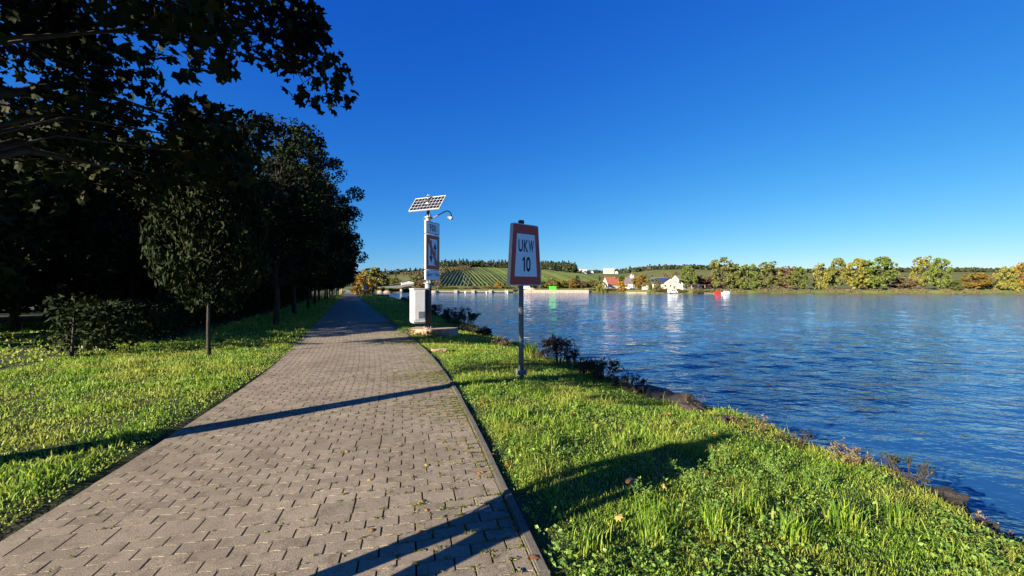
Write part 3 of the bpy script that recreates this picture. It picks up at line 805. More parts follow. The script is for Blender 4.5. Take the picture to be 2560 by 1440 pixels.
MB().prism(rounded([(-W9/2+.012, zz0+.012), (W9/2-.012, zz0+.012), (W9/2-.012, zz1-.012), (-W9/2+.012, zz1-.012)], 0.03), -0.2075, -0.2052).build('white_field', M['sign_white'], bl)
lettering('Länge > 110m', 0.0, zz0+0.09, 0.19, 0.78, -0.2077, bl, M['sign_black'], bold=0.015)['kind'] = 'stuff'
# solar panel
sp_ = empty('solar_panel', (0, 0, mz(510)), math.atan2(0.42*-1, 0.9)*1.0, None, None); sp_.parent = mast
HW, HH = 1.34/2, 0.66/2
inner = empty('tilt', (0, 0, 0)); bpy.data.objects.remove(inner)
tilt = R(52)
def panel_pt(x, v, n): # v along the slope (up), n outwards
    return (x, v*math.cos(tilt)-n*math.sin(tilt), v*math.sin(tilt)+n*math.cos(tilt))
def panel_box(mb, x0, x1, v0, v1, n0, n1):
    k = len(mb.v)
    for n_ in (n0, n1):
        for x, v in ((x0, v0), (x1, v0), (x1, v1), (x0, v1)): mb.v.append(panel_pt(x, v, n_))
    mb.f += [(k+3,k+2,k+1,k),(k+4,k+5,k+6,k+7)]+[(k+i, k+(i+1) % 4, k+4+(i+1) % 4, k+4+i) for i in range(4)]
    return mb
bpy.data.objects.remove(sp_)
pz = mz(510)
def ppart(mb, name, mat, parent, at0=True):
    o = mb.build(name, mat, parent)
    if parent is mast: o.location = (-0.02, -0.10, pz); o.rotation_euler = (0, 0, -math.atan2(0.42, 0.9))
    return o
pan = ppart(panel_box(MB(), -HW, HW, -HH, HH, -0.03, 0.0), 'solar_panel', M['sign_white'], mast)
fr = MB()
for x0, x1, v0, v1 in ((-HW-.02, HW+.02, HH, HH+.025), (-HW-.02, HW+.02, -HH-.025, -HH), (-HW-.02, -HW, -HH, HH), (HW, HW+.02, -HH, HH)):
    ppart(panel_box(MB(), x0, x1, v0, v1, -0.035, 0.012), 'frame', M['alu'], pan)
nc, nr = 9, 4; cw, ch = 2*HW/nc, 2*HH/nr
cell_me = None
for i in range(nc):
    for j in range(nr):
        if cell_me is None:
            o = panel_box(MB(), 0.006, cw-0.006, 0.006, ch-0.006, 0.001, 0.004).build('cell', M['cell'], pan); cell_me = o.data
        else: o = link('cell', cell_me, None, pan)
        o.location = panel_pt(-HW+i*cw, -HH+j*ch, 0)
ppart(MB().box((0, 0.06, -0.02), (0.10, 0.16, 0.10)), 'panel_mount', M['grey_metal'], mast)
MB().tube([(0, 0, mz(498)), (0, 0, mz(487))], 0.03, 8).tube([(-0.05, -0.02, mz(491)), (0.06, 0.01, mz(489))], 0.04, 8).build('beacon', M['grey_metal'], mast)['kind'] = 'stuff'
arm_pts = [(1069, 552), (1080, 547), (1096, 538), (1110, 530.5), (1117, 528), (1123, 529.5), (1127, 534), (1128.5, 541)]
P_ = [Vector(((a-1070)/F*15.3, -0.04, mz(b))) for a, b in arm_pts]
arm = MB().tube(P_, 0.022, 8).build('camera_arm', M['grey_metal'], mast, True)
cz = mz(545); xx = (1127.5-1070)/F*15.3
cam_h = MB().lathe([(0.03, 0.06), (0.06, 0.05), (0.085, 0.0), (0.085, -0.03), (0.06, -0.06), (0.0, -0.085)][::-1], (xx, -0.04, cz), 14).build('camera_dome', M['alu'], mast, True)
MB().tube([(xx-0.02, -0.04, cz-0.01), (xx-0.13, -0.06, cz+0.01)], [0.055, 0.065], 10).build('camera_visor', M['alu'], cam_h)
MB().tube([(-0.06, 0, mz(550)), (-0.2, 0, mz(548))], 0.015, 6).build('stub', M['grey_metal'], mast)

# --- the cabinet hung on the mast
CA = R(28)
cab = empty('control_cabinet', (-3.50, 15.12, 0.40), CA, 'white roadside cabinet with grey vent and scribbled side fixed to the mast', 'cabinet')
MB().box((0, 0, 0.60), (0.44, 0.54, 1.20)).build('body', M['cabinet'], cab, bevel=0.012)
MB().box((0, 0, -0.02), (0.40, 0.50, 0.045)).build('base', M['vent'], cab)
MB().box((0, 0, 1.215), (0.47, 0.57, 0.03)).build('lid', M['cabinet'], cab, bevel=0.008)
dr = MB().box((0.01, -0.276, 0.62), (0.37, 0.014, 1.06)).build('door', M['cabinet'], cab, bevel=0.004)
MB().box((0.185, -0.288, 0.72), (0.02, 0.012, 0.16)).build('handle', M['vent'], dr)
vt = MB().box((0.065, -0.288, 0.27), (0.23, 0.012, 0.25)).build('vent', M['vent'], cab, bevel=0.003)
for k in range(7): MB().box((0.065, -0.296, 0.175+0.032*k), (0.20, 0.006, 0.012)).build('slat', M['pole_grey'], vt)
gr = MB()
for pts in ([(0.02,.05),(.08,.22),(.05,.30),(.10,.33)], [(0.0,.20),(.10,.12),(.14,.28)], [(.12,.05),(.16,.18),(.10,.24),(.18,.26)]):
    gr.tube([(-0.2215, -0.22+a*1.2, 0.08+b) for a, b in pts], 0.005, 4)
gr.build('scribble', M['graffiti'], cab)['kind'] = 'stuff'
MB().box((0.27, 0.10, 0.95), (0.14, 0.05, 0.06)).build('bracket', M['grey_metal'], cab)
MB().box((0.27, 0.10, 0.25), (0.14, 0.05, 0.06)).build('bracket', M['grey_metal'], cab)
#--SPLIT5
# ------------------------------------------------------------------ plants and stones along the bank
def plant(name, X, Y, h, spread, n_stem, n_leaf, leaf, lmat, smat, label, cat='shrub', group=None, seed=0, up=0.3, lw=0.5, low=0.2, arch=0.3, sr=0.007, twigs=3, z=None):
    r = np.random.default_rng(seed); zz = gpt(X, Y) if z is None else z
    o = empty(name, (X, Y, zz), 0, label, cat, group)
    mb = MB(); LP = []
    for k in range(n_stem):
        a = r.uniform(0, 6.28); q = spread*np.sqrt(r.uniform(0.02, 1)); hh = h*r.uniform(0.6, 1.05)*(1-0.35*(q/spread)**2)
        b = Vector((0.35*q*math.cos(a), 0.35*q*math.sin(a), -0.08)); e = Vector((q*math.cos(a), q*math.sin(a), hh))
        m1 = b.lerp(e, 0.4)+Vector((r.normal(0, .06)*spread, r.normal(0, .06)*spread, arch*hh*0.4)); m2 = b.lerp(e, 0.75)+Vector((r.normal(0, .06)*spread, r.normal(0, .06)*spread, arch*hh*0.35))
        pts = [b, m1, m2, e]; mb.tube(pts, [sr, sr*.8, sr*.6, sr*.3], 4, cap=False)
        segs = [pts]
        for j in range(twigs):
            f = r.uniform(0.35, 0.9); p = m1.lerp(e, f); d = Vector((r.normal(0, 1), r.normal(0, 1), abs(r.normal(0.3, .6)))).normalized()*h*r.uniform(0.12, 0.3)
            tw = [p, p+d*0.55+Vector((0, 0, .02)), p+d]; mb.tube(tw, [sr*.5, sr*.4, sr*.25], 3, cap=False); segs.append(tw)
        for _ in range(n_leaf):
            sg = segs[int(r.integers(len(segs)))]; f = r.uniform(low, 1)*(len(sg)-1); i = min(int(f), len(sg)-2)
            LP.append(sg[i].lerp(sg[i+1], f-i)+Vector(r.normal(0, leaf*0.45, 3)))
    st = mb.build('stem', smat, o); st['kind'] = 'stuff'
    if n_leaf:
        link('foliage', leaves_mesh('foliage', r, np.array([tuple(p) for p in LP]), tm_leaf(lw), leaf, lmat, up), None, o)
    return o
def tuft(name, X, Y, h, n, w, mat, label, seed, cat='grass tuft', group=None, spread=0.12):
    r = np.random.default_rng(seed); a = r.uniform(0, 6.28, n); l = h*np.abs(r.normal(0.45, .25, n)); hh = h*r.uniform(.6, 1.1, n)
    bx = r.normal(0, spread*.4, n); by = r.normal(0, spread*.4, n); wa = a+np.pi/2
    sx, sy = np.cos(wa)*w/2, np.sin(wa)*w/2; z0 = np.full(n, -0.03)
    v = np.stack([np.stack([bx-sx, by-sy, z0], -1), np.stack([bx+sx, by+sy, z0], -1), np.stack([bx+.4*l*np.cos(a)+sx, by+.4*l*np.sin(a)+sy, .65*hh], -1),
                  np.stack([bx+.4*l*np.cos(a)-sx, by+.4*l*np.sin(a)-sy, .65*hh], -1), np.stack([bx+l*np.cos(a), by+l*np.sin(a), hh*.95], -1)], 1).reshape(-1, 3)
    T = (np.array([(0,1,2),(0,2,3),(3,2,4)])[None]+(np.arange(n)*5)[:, None, None]).reshape(-1, 3)
    me = mesh_np(name, v, T, 3); o = link(name, me, mat); o.location = (X, Y, gpt(X, Y)); tag(o, label, cat, group); return o

plant('dead_weed', 1.20, 10.6, 0.95, 0.36, 24, 70, 0.06, M['dead_weed'], M['twig'], 'tall dark dead weed with shrivelled leaves on the bank right of the sign', 'weed', seed=1, low=0.35, lw=0.45, twigs=4)
plant('dead_weed', 1.52, 10.3, 0.50, 0.24, 10, 45, 0.055, M['dead_weed'], M['twig'], 'low drooping dark weed beside the tall dead weed', 'weed', seed=2, low=0.35, arch=0.9)
tuft('tall_grass', 0.48, 11.6, 0.50, 160, 0.014, M['grass'], 'bright tall grass clump just right of the sign pole at the water', 3, spread=0.3)
plant('dry_plant', 0.75, 11.3, 0.26, 0.42, 22, 20, 0.035, M['dry'], M['twig'], 'low rust coloured dry plants between grass clump and dead weed', 'weed', seed=4)
plant('dry_plant', -0.35, 13.4, 0.42, 0.45, 20, 22, 0.035, M['dry'], M['twig'], 'pale brown dry plants left of the sign pole at the bank edge', 'weed', seed=5)
plant('bramble_bush', 1.95, 8.75, 0.50, 0.60, 50, 46, 0.035, M['bramble'], M['twig'], 'dark tangled bramble on the bank below the dead weed', 'bush', seed=6, arch=0.8)
plant('bramble_bush', 1.75, 9.5, 0.42, 0.45, 36, 40, 0.035, M['bramble'], M['twig'], 'small dark bramble between the dead weed and the larger bramble', 'bush', seed=7, arch=0.8)
plant('bramble_bush', 2.35, 8.15, 0.34, 0.40, 28, 36, 0.035, M['bramble'], M['twig'], 'low dark bramble just above the first bank stones', 'bush', seed=8, arch=0.8)
plant('dry_plant', 3.05, 6.75, 0.34, 0.22, 9, 8, 0.03, M['dry'], M['twig'], 'thin dry stalks standing beyond the dark bank stones', 'weed', seed=9, twigs=5)
for i_, (x_, y_) in enumerate([(3.75, 5.4), (4.0, 4.9), (4.25, 4.4), (4.45, 3.9), (4.6, 3.4), (4.75, 3.0)]):
    plant('dry_plant', x_, y_, 0.20+0.05*(i_ % 3), 0.32, 18, 18, 0.03, M['dry'] if i_ % 2 else M['bramble'], M['twig'], 'dry weeds on the bank edge beyond the right of the verge', 'weed', 'dry weeds on the near bank', seed=300+i_)
plant('dry_plant', 3.55, 6.0, 0.22, 0.35, 16, 16, 0.03, M['dry'], M['twig'], 'straw coloured dry plants at the right bank edge', 'weed', seed=10)
bl_ = [(-1.9, 17.4, .40, .55, 'round dark bush at the bank just right of the concrete plinth'), (-2.3, 18.4, .45, .5, 'dark leafy bush at the bank behind the plinth corner'), (-3.6, 21.6, .95, .75, 'tall dark bush right behind the mast foot'),
       (-4.4, 22.6, .9, .7, 'dark bush behind the cabinet at the water'), (-6.6, 28.5, .95, .9, 'dark reddish bush at the bank left of the cabinet'), (-8.0, 32.0, 1.0, 1.0, 'dark reddish bush second from the cabinet along the bank'),
       (-10.2, 36.5, .8, 1.0, 'dark reddish bush third from the cabinet along the bank'), (-12.6, 42, .9, 1.2, 'dark bush on the bank halfway to the stone quay'), (-15.5, 49, .9, 1.3, 'low dark bush on the bank before the stone quay'), (-19.5, 59, .8, 1.5, 'farthest low dark bush on the bank before the stone quay')]
for i, (x, y, h, sp2, lab) in enumerate(bl_):
    x = max(x, float(frame(lip(y)-0.5, y)))
    plant('bank_bush', x, y, h, sp2, 26, 60, 0.05+y*0.0012, M['bramble'], M['twig'], lab, 'bush', seed=20+i, arch=0.4, sr=0.012, group='dark bushes along the river bank')
plant('bare_bush', -2.75, 20.6, 0.75, 0.65, 22, 0, 0.03, M['bramble'], M['twig'], 'leafless twiggy bush over the water behind the plinth', 'bush', seed=40, twigs=6, sr=0.009)
plant('leafy_weed', -2.95, 14.25, 0.26, 0.42, 26, 22, 0.045, M['weed'], M['twig'], 'dark green leafy weed patch in front of the plinth', 'weed', seed=41)
plant('leafy_weed', -3.9, 14.9, 0.24, 0.35, 18, 18, 0.045, M['weed'], M['twig'], 'leafy weeds growing at the foot of the cabinet', 'weed', seed=42)
wl_ = [(1.35, 3.85, .24, 'grey green stalky weed at the lower edge of the long shadow'), (1.65, 3.62, .26, 'stalky weed right of the big yellow leaf'), (2.05, 4.0, .30, 'tall flowering weed in the grass near the right edge'), (2.35, 3.75, .28, 'spindly weed with small pale flowers by the right edge'),
       (2.6, 4.15, .24, 'stalky weed beyond the flowering weeds'), (1.0, 3.3, .14, 'small stalky weed in the lower grass'), (2.9, 3.9, .28, 'bushy weed at the far right of the grass')]
for i, (x, y, h, lab) in enumerate(wl_):
    plant('stalky_weed', x, y, h, 0.16, 7, 26, 0.022, M['weed'], M['weed'], lab, 'weed', 'stalky weeds in the grass', seed=60+i, sr=0.0025, twigs=4)
for i, (x, y, h) in enumerate([(0.95,2.75,.17),(1.5,2.95,.2),(0.5,2.62,.13),(2.0,2.9,.2),(1.2,4.6,.15),(0.35,4.3,.16),(1.9,3.25,.2),(2.6,3.2,.22),(0.1,5.4,.16),(3.2,3.4,.22)]):
    tuft('grass_tuft', x, y, h, 90, 0.007, M['grass'], 'longer grass tuft standing above the mown verge', 80+i, 'grass tuft', 'longer grass tufts in the verge', 0.14)

def rock(X, Y, sc, seed, label, z=None):
    r = np.random.default_rng(seed); bm = bmesh.new(); bmesh.ops.create_icosphere(bm, subdivisions=3, radius=1)
    ph = r.uniform(0, 6.28, (5, 3)); fq = r.uniform(1.0, 2.6, (5, 3))
    for v in bm.verts:
        f = 1+sum(0.15*math.sin(fq[k, 0]*v.co.x*2+ph[k, 0])*math.sin(fq[k, 1]*v.co.y*2+ph[k, 1])*math.sin(fq[k, 2]*v.co.z*2+ph[k, 2]) for k in range(5))*1.5
        v.co *= f
        v.co.x = max(min(v.co.x, 0.82), -0.85); v.co.z = min(v.co.z, 0.78)
    me = bpy.data.meshes.new('bank_stone'); bm.to_mesh(me); bm.free(); me.materials.append(M['rock'])
    o = link('bank_stone', me); o.location = (X, Y, (gpt(X, Y) if z is None else z)+sc*0.15); o.scale = (sc*r.uniform(1, 1.4), sc*r.uniform(.8, 1.1), sc*r.uniform(.6, .85)); o.rotation_euler = (r.normal(0, .2), r.normal(0, .2), r.uniform(0, 6.28))
    tag(o, label, 'stone', 'dark stones along the water edge'); return o
for i, (px, py, sz, lab) in enumerate([(1552,980,.18,'small dark stone at the upper end of the stone row'),(1578,988,.15,'second small stone of the row along the water'),(1606,992,.22,'round dark stone left of the largest bank stone'),(1648,1010,.36,'largest dark bank stone at the water edge'),
        (1690,1026,.30,'flat dark stone right of the largest bank stone'),(1722,1036,.24,'dark stone near the dry stalks'),(1752,1044,.18,'small stone under the dry stalks'),(1500,958,.16,'dark stone half hidden below the bramble'),(1795,1064,.18,'small stone at the right edge of the bank')]):
    d = 2.10*F/(py-720); rock((px-1280)/F*d, d+0.05, sz, 100+i, lab, -0.43)
for i, y in enumerate(np.linspace(3.0, 5.7, 11)): rock(float(frame(lip(y)+0.28+0.1*(i % 2), y)), y, .09+.04*(i % 3), 120+i, 'dark stone on the bank beyond the right edge of the verge', -0.62)
for i, y in enumerate([11.2, 12.6, 13.3, 14.6, 15.6, 16.4]): rock(float(frame(lip(y)+0.15, y)), y, .11+.03*(i % 3), 130+i, 'dark stone on the bank between the sign pole and the plinth', -0.5)
fs = rock(-1.95, 10.9, .16, 150, 'flat pale stone in the grass beside the kerb', None); fs.data.materials[0] = M['concrete']; fs.scale = (.24, .14, .05); fs.rotation_euler = (0, 0, .3); fs['group'] = 'loose'; del fs['group']

# fallen leaves
mv, mt = MAPLE
fl_me = []
for k in range(3):
    v = mv.copy(); v[:, 2] += 0.25*v[:, 0]**2*(k-1)+0.1*v[:, 1]*(k-1)
    me = mesh_np('fallen_leaf', v, mt, 3); me.materials.append(M['fallen']); fl_me.append(me)
r = np.random.default_rng(77); cnt = 0
spots = [(1580,1212,.17),(1545,1295,.08),(1335,1395,.09),(1050,1332,.07),(865,1130,.06),(1255,1095,.08),(1270,1165,.08),(1160,1105,.07),(1065,1165,.06),(925,1200,.06),(1437,1032,.09),(1280,1165,.07),(1115,1035,.09),(1130,1040,.07)]
spots += [(r.uniform(1150, 1800), r.uniform(990, 1400), r.uniform(.05, .09)) for _ in range(22)]+[(r.uniform(760, 1150), r.uniform(900, 1350), r.uniform(.04, .07)) for _ in range(4)]
for px, py, sz in spots:
    d = EYE*F/(py-720); X = (px-1280)/F*d; s = float(lat(X, d))
    z = (0.008 if -PW < s < 0.02 else gpt(X, d)+0.03)
    if s > 0.02: d = (EYE-z)*F/(py-720); X = (px-1280)/F*d; z = gpt(X, d)+0.045
    o = link('fallen_leaf', fl_me[cnt % 3]); cnt += 1
    o.location = (X, d, z); o.scale = (sz, sz, sz); o.rotation_euler = (r.normal(0, .35) if s > 0 else 0.05, r.normal(0, .35) if s > 0 else 0.05, r.uniform(0, 6.28))
    big = sz > 0.12
    tag(o, 'large orange maple leaf lying in the long shadowed grass' if big else ('small fallen maple leaf on the paving stones' if s < 0.02 else 'small fallen maple leaf on the grass verge'), 'leaf', None if big else ('fallen leaves on the paving' if s < 0.02 else 'fallen leaves on the grass'))
#--SPLIT6
# ------------------------------------------------------------------ far shore and hills
SHX = np.array([-3000,-300,-120,-88,-52,0,43,80,116,170,260,400,1000,3000]); SHY = np.array([330,292,280,276,276,272,252,236,222,208,195,185,165,120])
def shore(X): return np.interp(X, SHX, SHY)
RPX = np.array([-2500,200,700,890,960,1050,1100,1150,1200,1260,1340,1400,1430,1480,1540,1600,1700,2600,6000])
RPY = np.array([18,20,24,26,30,32,38,45,48,46,46,41,35,34.5,33,20,12,10,10])         # ridge heights in metres at 700 m
def far_z(X, Y):
    X = np.asarray(X, float); Y = np.asarray(Y, float); u = Y-shore(X)
    z = -2.2+1.0*smooth(-5, 0, u)+1.75*smooth(0, 3.5, u)+1.0*smooth(3, 30, u)+0.4*smooth(30, 90, u)
    H = np.interp(X*F/700+1280, RPX, RPY*700/1020*1.02)
    z = z+H*(0.25*smooth(310, 470, Y)+0.75*smooth(340, 700, Y)**1.05)*(1-0.25*smooth(720, 1100, Y))
    z = z+0.8*np.sin(X*0.021+1)*np.sin(Y*0.017)*smooth(320, 450, Y)
    px2 = X*F/1700+1280
    Hf = np.interp(px2, [-2500, 880, 1300, 1480, 1560, 1620, 1700, 1780, 1850, 2000, 2300, 2600, 4000], [70, 60, 50, 46, 62, 74, 77, 72, 66, 60, 66, 58, 60])
    z = z+np.clip(Hf-z*0.6, 0, 200)*smooth(950, 1700, Y)*(1-0.3*smooth(1750, 2600, Y))
    return z
def fz(X, Y): return float(far_z(X, Y))
xs = np.concatenate([np.linspace(-3000, -420, 30), np.arange(-400, 601, 5.0), np.linspace(640, 3000, 40)])
us = np.concatenate([[-4, -1.5, 0, 1.2, 2.4, 3.6, 6, 10, 16, 24, 34], np.arange(46, 460, 12), np.geomspace(470, 5200, 40)])
XX, UU = np.meshgrid(xs, us, indexing='ij'); YY = shore(XX)+UU
def far_ground_material():
    m, nt, b = nodes('far_fields')
    g = nt.nodes.new('ShaderNodeNewGeometry'); n1 = noise(nt, 0.008, 4, 0.6, vec=g.outputs['Position']); n2 = noise(nt, 0.15, 4, 0.7, vec=g.outputs['Position'])
    r1 = ramp(nt, [(0.35, (0.085,0.10,0.03)), (0.45, (0.115,0.13,0.038)), (0.55, (0.125,0.12,0.05)), (0.65, (0.10,0.125,0.036))], n1.outputs['Fac'])
    r2 = ramp(nt, [(0.3, (0.7,)*3), (0.7, (1.25,)*3)], n2.outputs['Fac'])
    mx = nt.nodes.new('ShaderNodeMix'); mx.data_type = 'RGBA'; mx.blend_type = 'MULTIPLY'; mx.inputs[0].default_value = 1
    nt.links.new(r1.outputs[0], mx.inputs[6]); nt.links.new(r2.outputs[0], mx.inputs[7]); nt.links.new(mx.outputs[2], b.inputs['Base Color'])
    b.inputs['Roughness'].default_value = 0.95; b.inputs['Specular IOR Level'].default_value = 0.1
    return m
M['far_fields'] = far_ground_material()
o = grid_mesh('far_shore_and_hills', XX, YY, far_z(XX, YY), M['far_fields']); tag(o, kind='structure')

def px_of(X, Y): return 1280+X/Y*F
# vine rows running down the slope
def vine_rows():
    V, Q, b = [], [], 0
    r = np.random.default_rng(8)
    for blk, (px0, px1, y0, y1, sl, gap) in enumerate([(1098, 1178, 345, 520, 0.02, 3.2), (1150, 1352, 350, 640, 0.16, 3.6), (1340, 1500, 350, 560, 0.22, 3.4), (1490, 1560, 360, 540, 0.25, 3.4)]):
        X0, X1 = (px0-1280)/F*y0, (px1-1280)/F*y0
        for x in np.arange(X0-40, X1+130, gap):
            Y = np.linspace(y0+r.uniform(0, 8), y1, 44); X = x-(sl+max(-0.25, -x*0.0012))*(Y-y0)
            ok = (px_of(X, Y) > px0+6*blk) & (px_of(X, Y) < px1)
            if ok.sum() < 3: continue
            X, Y = X[ok], Y[ok]; Z = far_z(X, Y); n = len(X); w = 1.5; h = 1.5*r.uniform(.8, 1.2)
            j = r.normal(0, .12, (n, 5))
            prof = [(-w/2, -0.3), (-w/2*1.1, h*.6), (0, h), (w/2*1.1, h*.6), (w/2, -0.3)]
            en = np.ones(n); en[0] = en[-1] = 0.02
            for k, (ox, oz) in enumerate(prof): V.append(np.stack([X+ox*en+j[:, k]*en, Y, Z-0.05+(oz+np.abs(j[:, (k+2) % 5]))*en], -1))
            for k in range(4):
                i = np.arange(n-1); a = b+k*n+i; c = b+(k+1)*n+i; Q.append(np.stack([a, a+1, c+1, c], -1))
            b += 5*n
    return mesh_np('vine_rows', np.concatenate(V), np.concatenate(Q), 4)
o = link('vine_rows', vine_rows(), M['vine']); tag(o, 'green vineyard rows running down the hillside across the river', 'vineyard', kind='stuff')

def scatter_crowns(name, pts, hts, rad, cards, size, mat, seed, cone=0.0):
    """many far trees as one mass: cards of leaves round each spot"""
    r = np.random.default_rng(seed); N = len(pts)
    d = unit(r.normal(size=(N, cards, 3))); d[..., 2] = np.abs(d[..., 2])*1.0-0.25
    q = np.cbrt(r.uniform(0.15, 1, (N, cards, 1)))
    conic = (r.uniform(0, 1, (N, 1, 1)) < cone)
    rr = rad[:, None, None]*np.where(conic, 0.55, 1.0); hh = hts[:, None, None]
    off = d*q; zf = off[..., 2:3]+0.25
    xy = off[..., :2]*rr*np.where(conic, np.clip(1.15-zf, 0.05, 1), 1)
    C = np.concatenate([pts[:, None, 0:1]+xy[..., 0:1], pts[:, None, 1:2]+xy[..., 1:2], pts[:, None, 2:3]+0.12*hh+zf*hh*0.75*np.where(conic, 1.25, 1)], -1).reshape(-1, 3)
    # one random value per tree: cards of one tree hang together through a hidden core strip is not needed at this distance
    return leaves_mesh(name, r, C, CLUMP, size, mat, 0.4)
def wood(name, label, n, px_rng, y_rng, cond, h, mat, seed, cards=40, size=2.3, cone=0.25):
    r = np.random.default_rng(seed); Y = r.uniform(*y_rng, n); p = r.uniform(*px_rng, n); X = (p-1280)/F*Y
    k = cond(p, Y, r); X, Y = X[k], Y[k]; Z = far_z(X, Y)
    hts = h*r.uniform(.7, 1.25, len(X)); me = scatter_crowns(name, np.stack([X, Y, Z], -1), hts, hts*0.42, cards, size, mat, seed+1, cone)
    o = link(name, me); tag(o, label, 'wood', kind='stuff'); return o
def top_y(p): return np.interp(p, [850, 1000, 1090, 1110, 1150, 1180, 1230, 1262, 1300, 1345, 1380, 1420], [610, 610, 600, 540, 575, 650, 655, 622, 660, 655, 560, 520])
wood('hilltop_wood', 'dark mixed wood along the top of the vineyard hill', 1150, (1085, 1440), (500, 800), lambda p, Y, r: Y > top_y(p), 12.5, M['forest'], 50, cone=0.35)
wood('left_hill_wood', 'wood on the crest of the lower hill left of the mast', 650, (600, 1100), (640, 850), lambda p, Y, r: Y > 665+0*p, 9.5, M['forest'], 52)
wood('hill_scrub', 'brownish scrub on the slope behind the bridge', 900, (850, 1105), (330, 660), lambda p, Y, r: (Y > 340) & (np.sin(p*0.05+Y*0.01)+r.normal(0, .6, len(p)) > -0.1), 3.0, M['scrub'], 54, 18, 1.7, 0)
wood('hill_scrub', 'brown scrub patch above the vineyard left of the green field', 130, (1100, 1172), (515, 585), lambda p, Y, r: Y > 515+0*p, 6.0, M['scrub'], 56, 24, 1.9, 0)
wood('far_ridge_wood', 'dark wood along the far ridge behind the village', 1500, (1440, 2600), (1560, 1900), lambda p, Y, r: Y > 1570+0*p, 17, M['forest'], 58, 12, 9, 0.1)
wood('far_ridge_wood', 'hazy wood on the far plateau between the white buildings', 500, (1440, 1600), (700, 900), lambda p, Y, r: Y > 720+0*p, 8, M['forest'], 60, 14, 4, 0.1)
wood('field_scrub', 'scattered trees and hedges on the far slope behind the village', 320, (1500, 2600), (700, 1500), lambda p, Y, r: np.sin(Y*0.02)+r.normal(0, .3, len(p)) > .55, 9, M['forest'], 62, 12, 4.5, 0.1)
# ------------------------------------------------------------------ trees of the far shore
def far_tree_set(seed, env, z0, z1, n_c, n_l, size, spread):
    out = {}
    r = np.random.default_rng(seed); c, p = crown_points(r, n_c, n_l, env, z0, z1, spread, inner=.35, flat=.8)
    u, v, w = random_basis(r, len(p), 0.5); q, T = instance_geo(CLUMP[0], CLUMP[1], p, u, v, w, size*r.uniform(.7, 1.3, len(p)))
    def get(mat):
        if mat not in out: me = mesh_np('far_crown', q, T, 3); me.materials.append(M[mat]); out[mat] = me
        return out[mat]
    tr = limb_mesh('far_trunk', r, z1*.9, z0, c, 0.022, 10, M['bark'], 6)
    return get, tr
sets = {'round': far_tree_set(1, egg(.42, .45, .2, .6), .14, 1.0, 60, 700, .085, .10), 'bush': far_tree_set(2, egg(.50, .35, .25, .85), .02, 1.0, 60, 650, .09, .11),
        'tall': far_tree_set(3, egg(.33, .4, .25, .6), .10, 1.0, 80, 900, .06, .085), 'open': far_tree_set(4, egg(.45, .5, .3, .5), .16, 1.0, 30, 330, .08, .11)}
def far_tree(px, ytop, ybase, d, kind, mat, label, wpx=None, name='riverside_tree', group='trees and bushes on the far shore'):
    X = (px-1280)/F*d; z = fz(X, d); h = (ybase-ytop)/F*d if ybase else (EYE+(720-ytop)/F*d)-z
    if ybase is None: pass
    get, tr = sets[kind]; o = tree_from(name, (X, d, z-0.1), random.uniform(0, 6.28), 1, get(mat), tr, label, 'bush' if kind == 'bush' else 'tree', group)
    top = EYE+(720-ytop)/F*d; h = max(top-z, 1.0); base_r = {'round': .42, 'bush': .5, 'tall': .33, 'open': .45}[kind]
    w = h if wpx is None else (wpx/F*d/2)/base_r/1.08
    o.scale = (w, w, h); return o
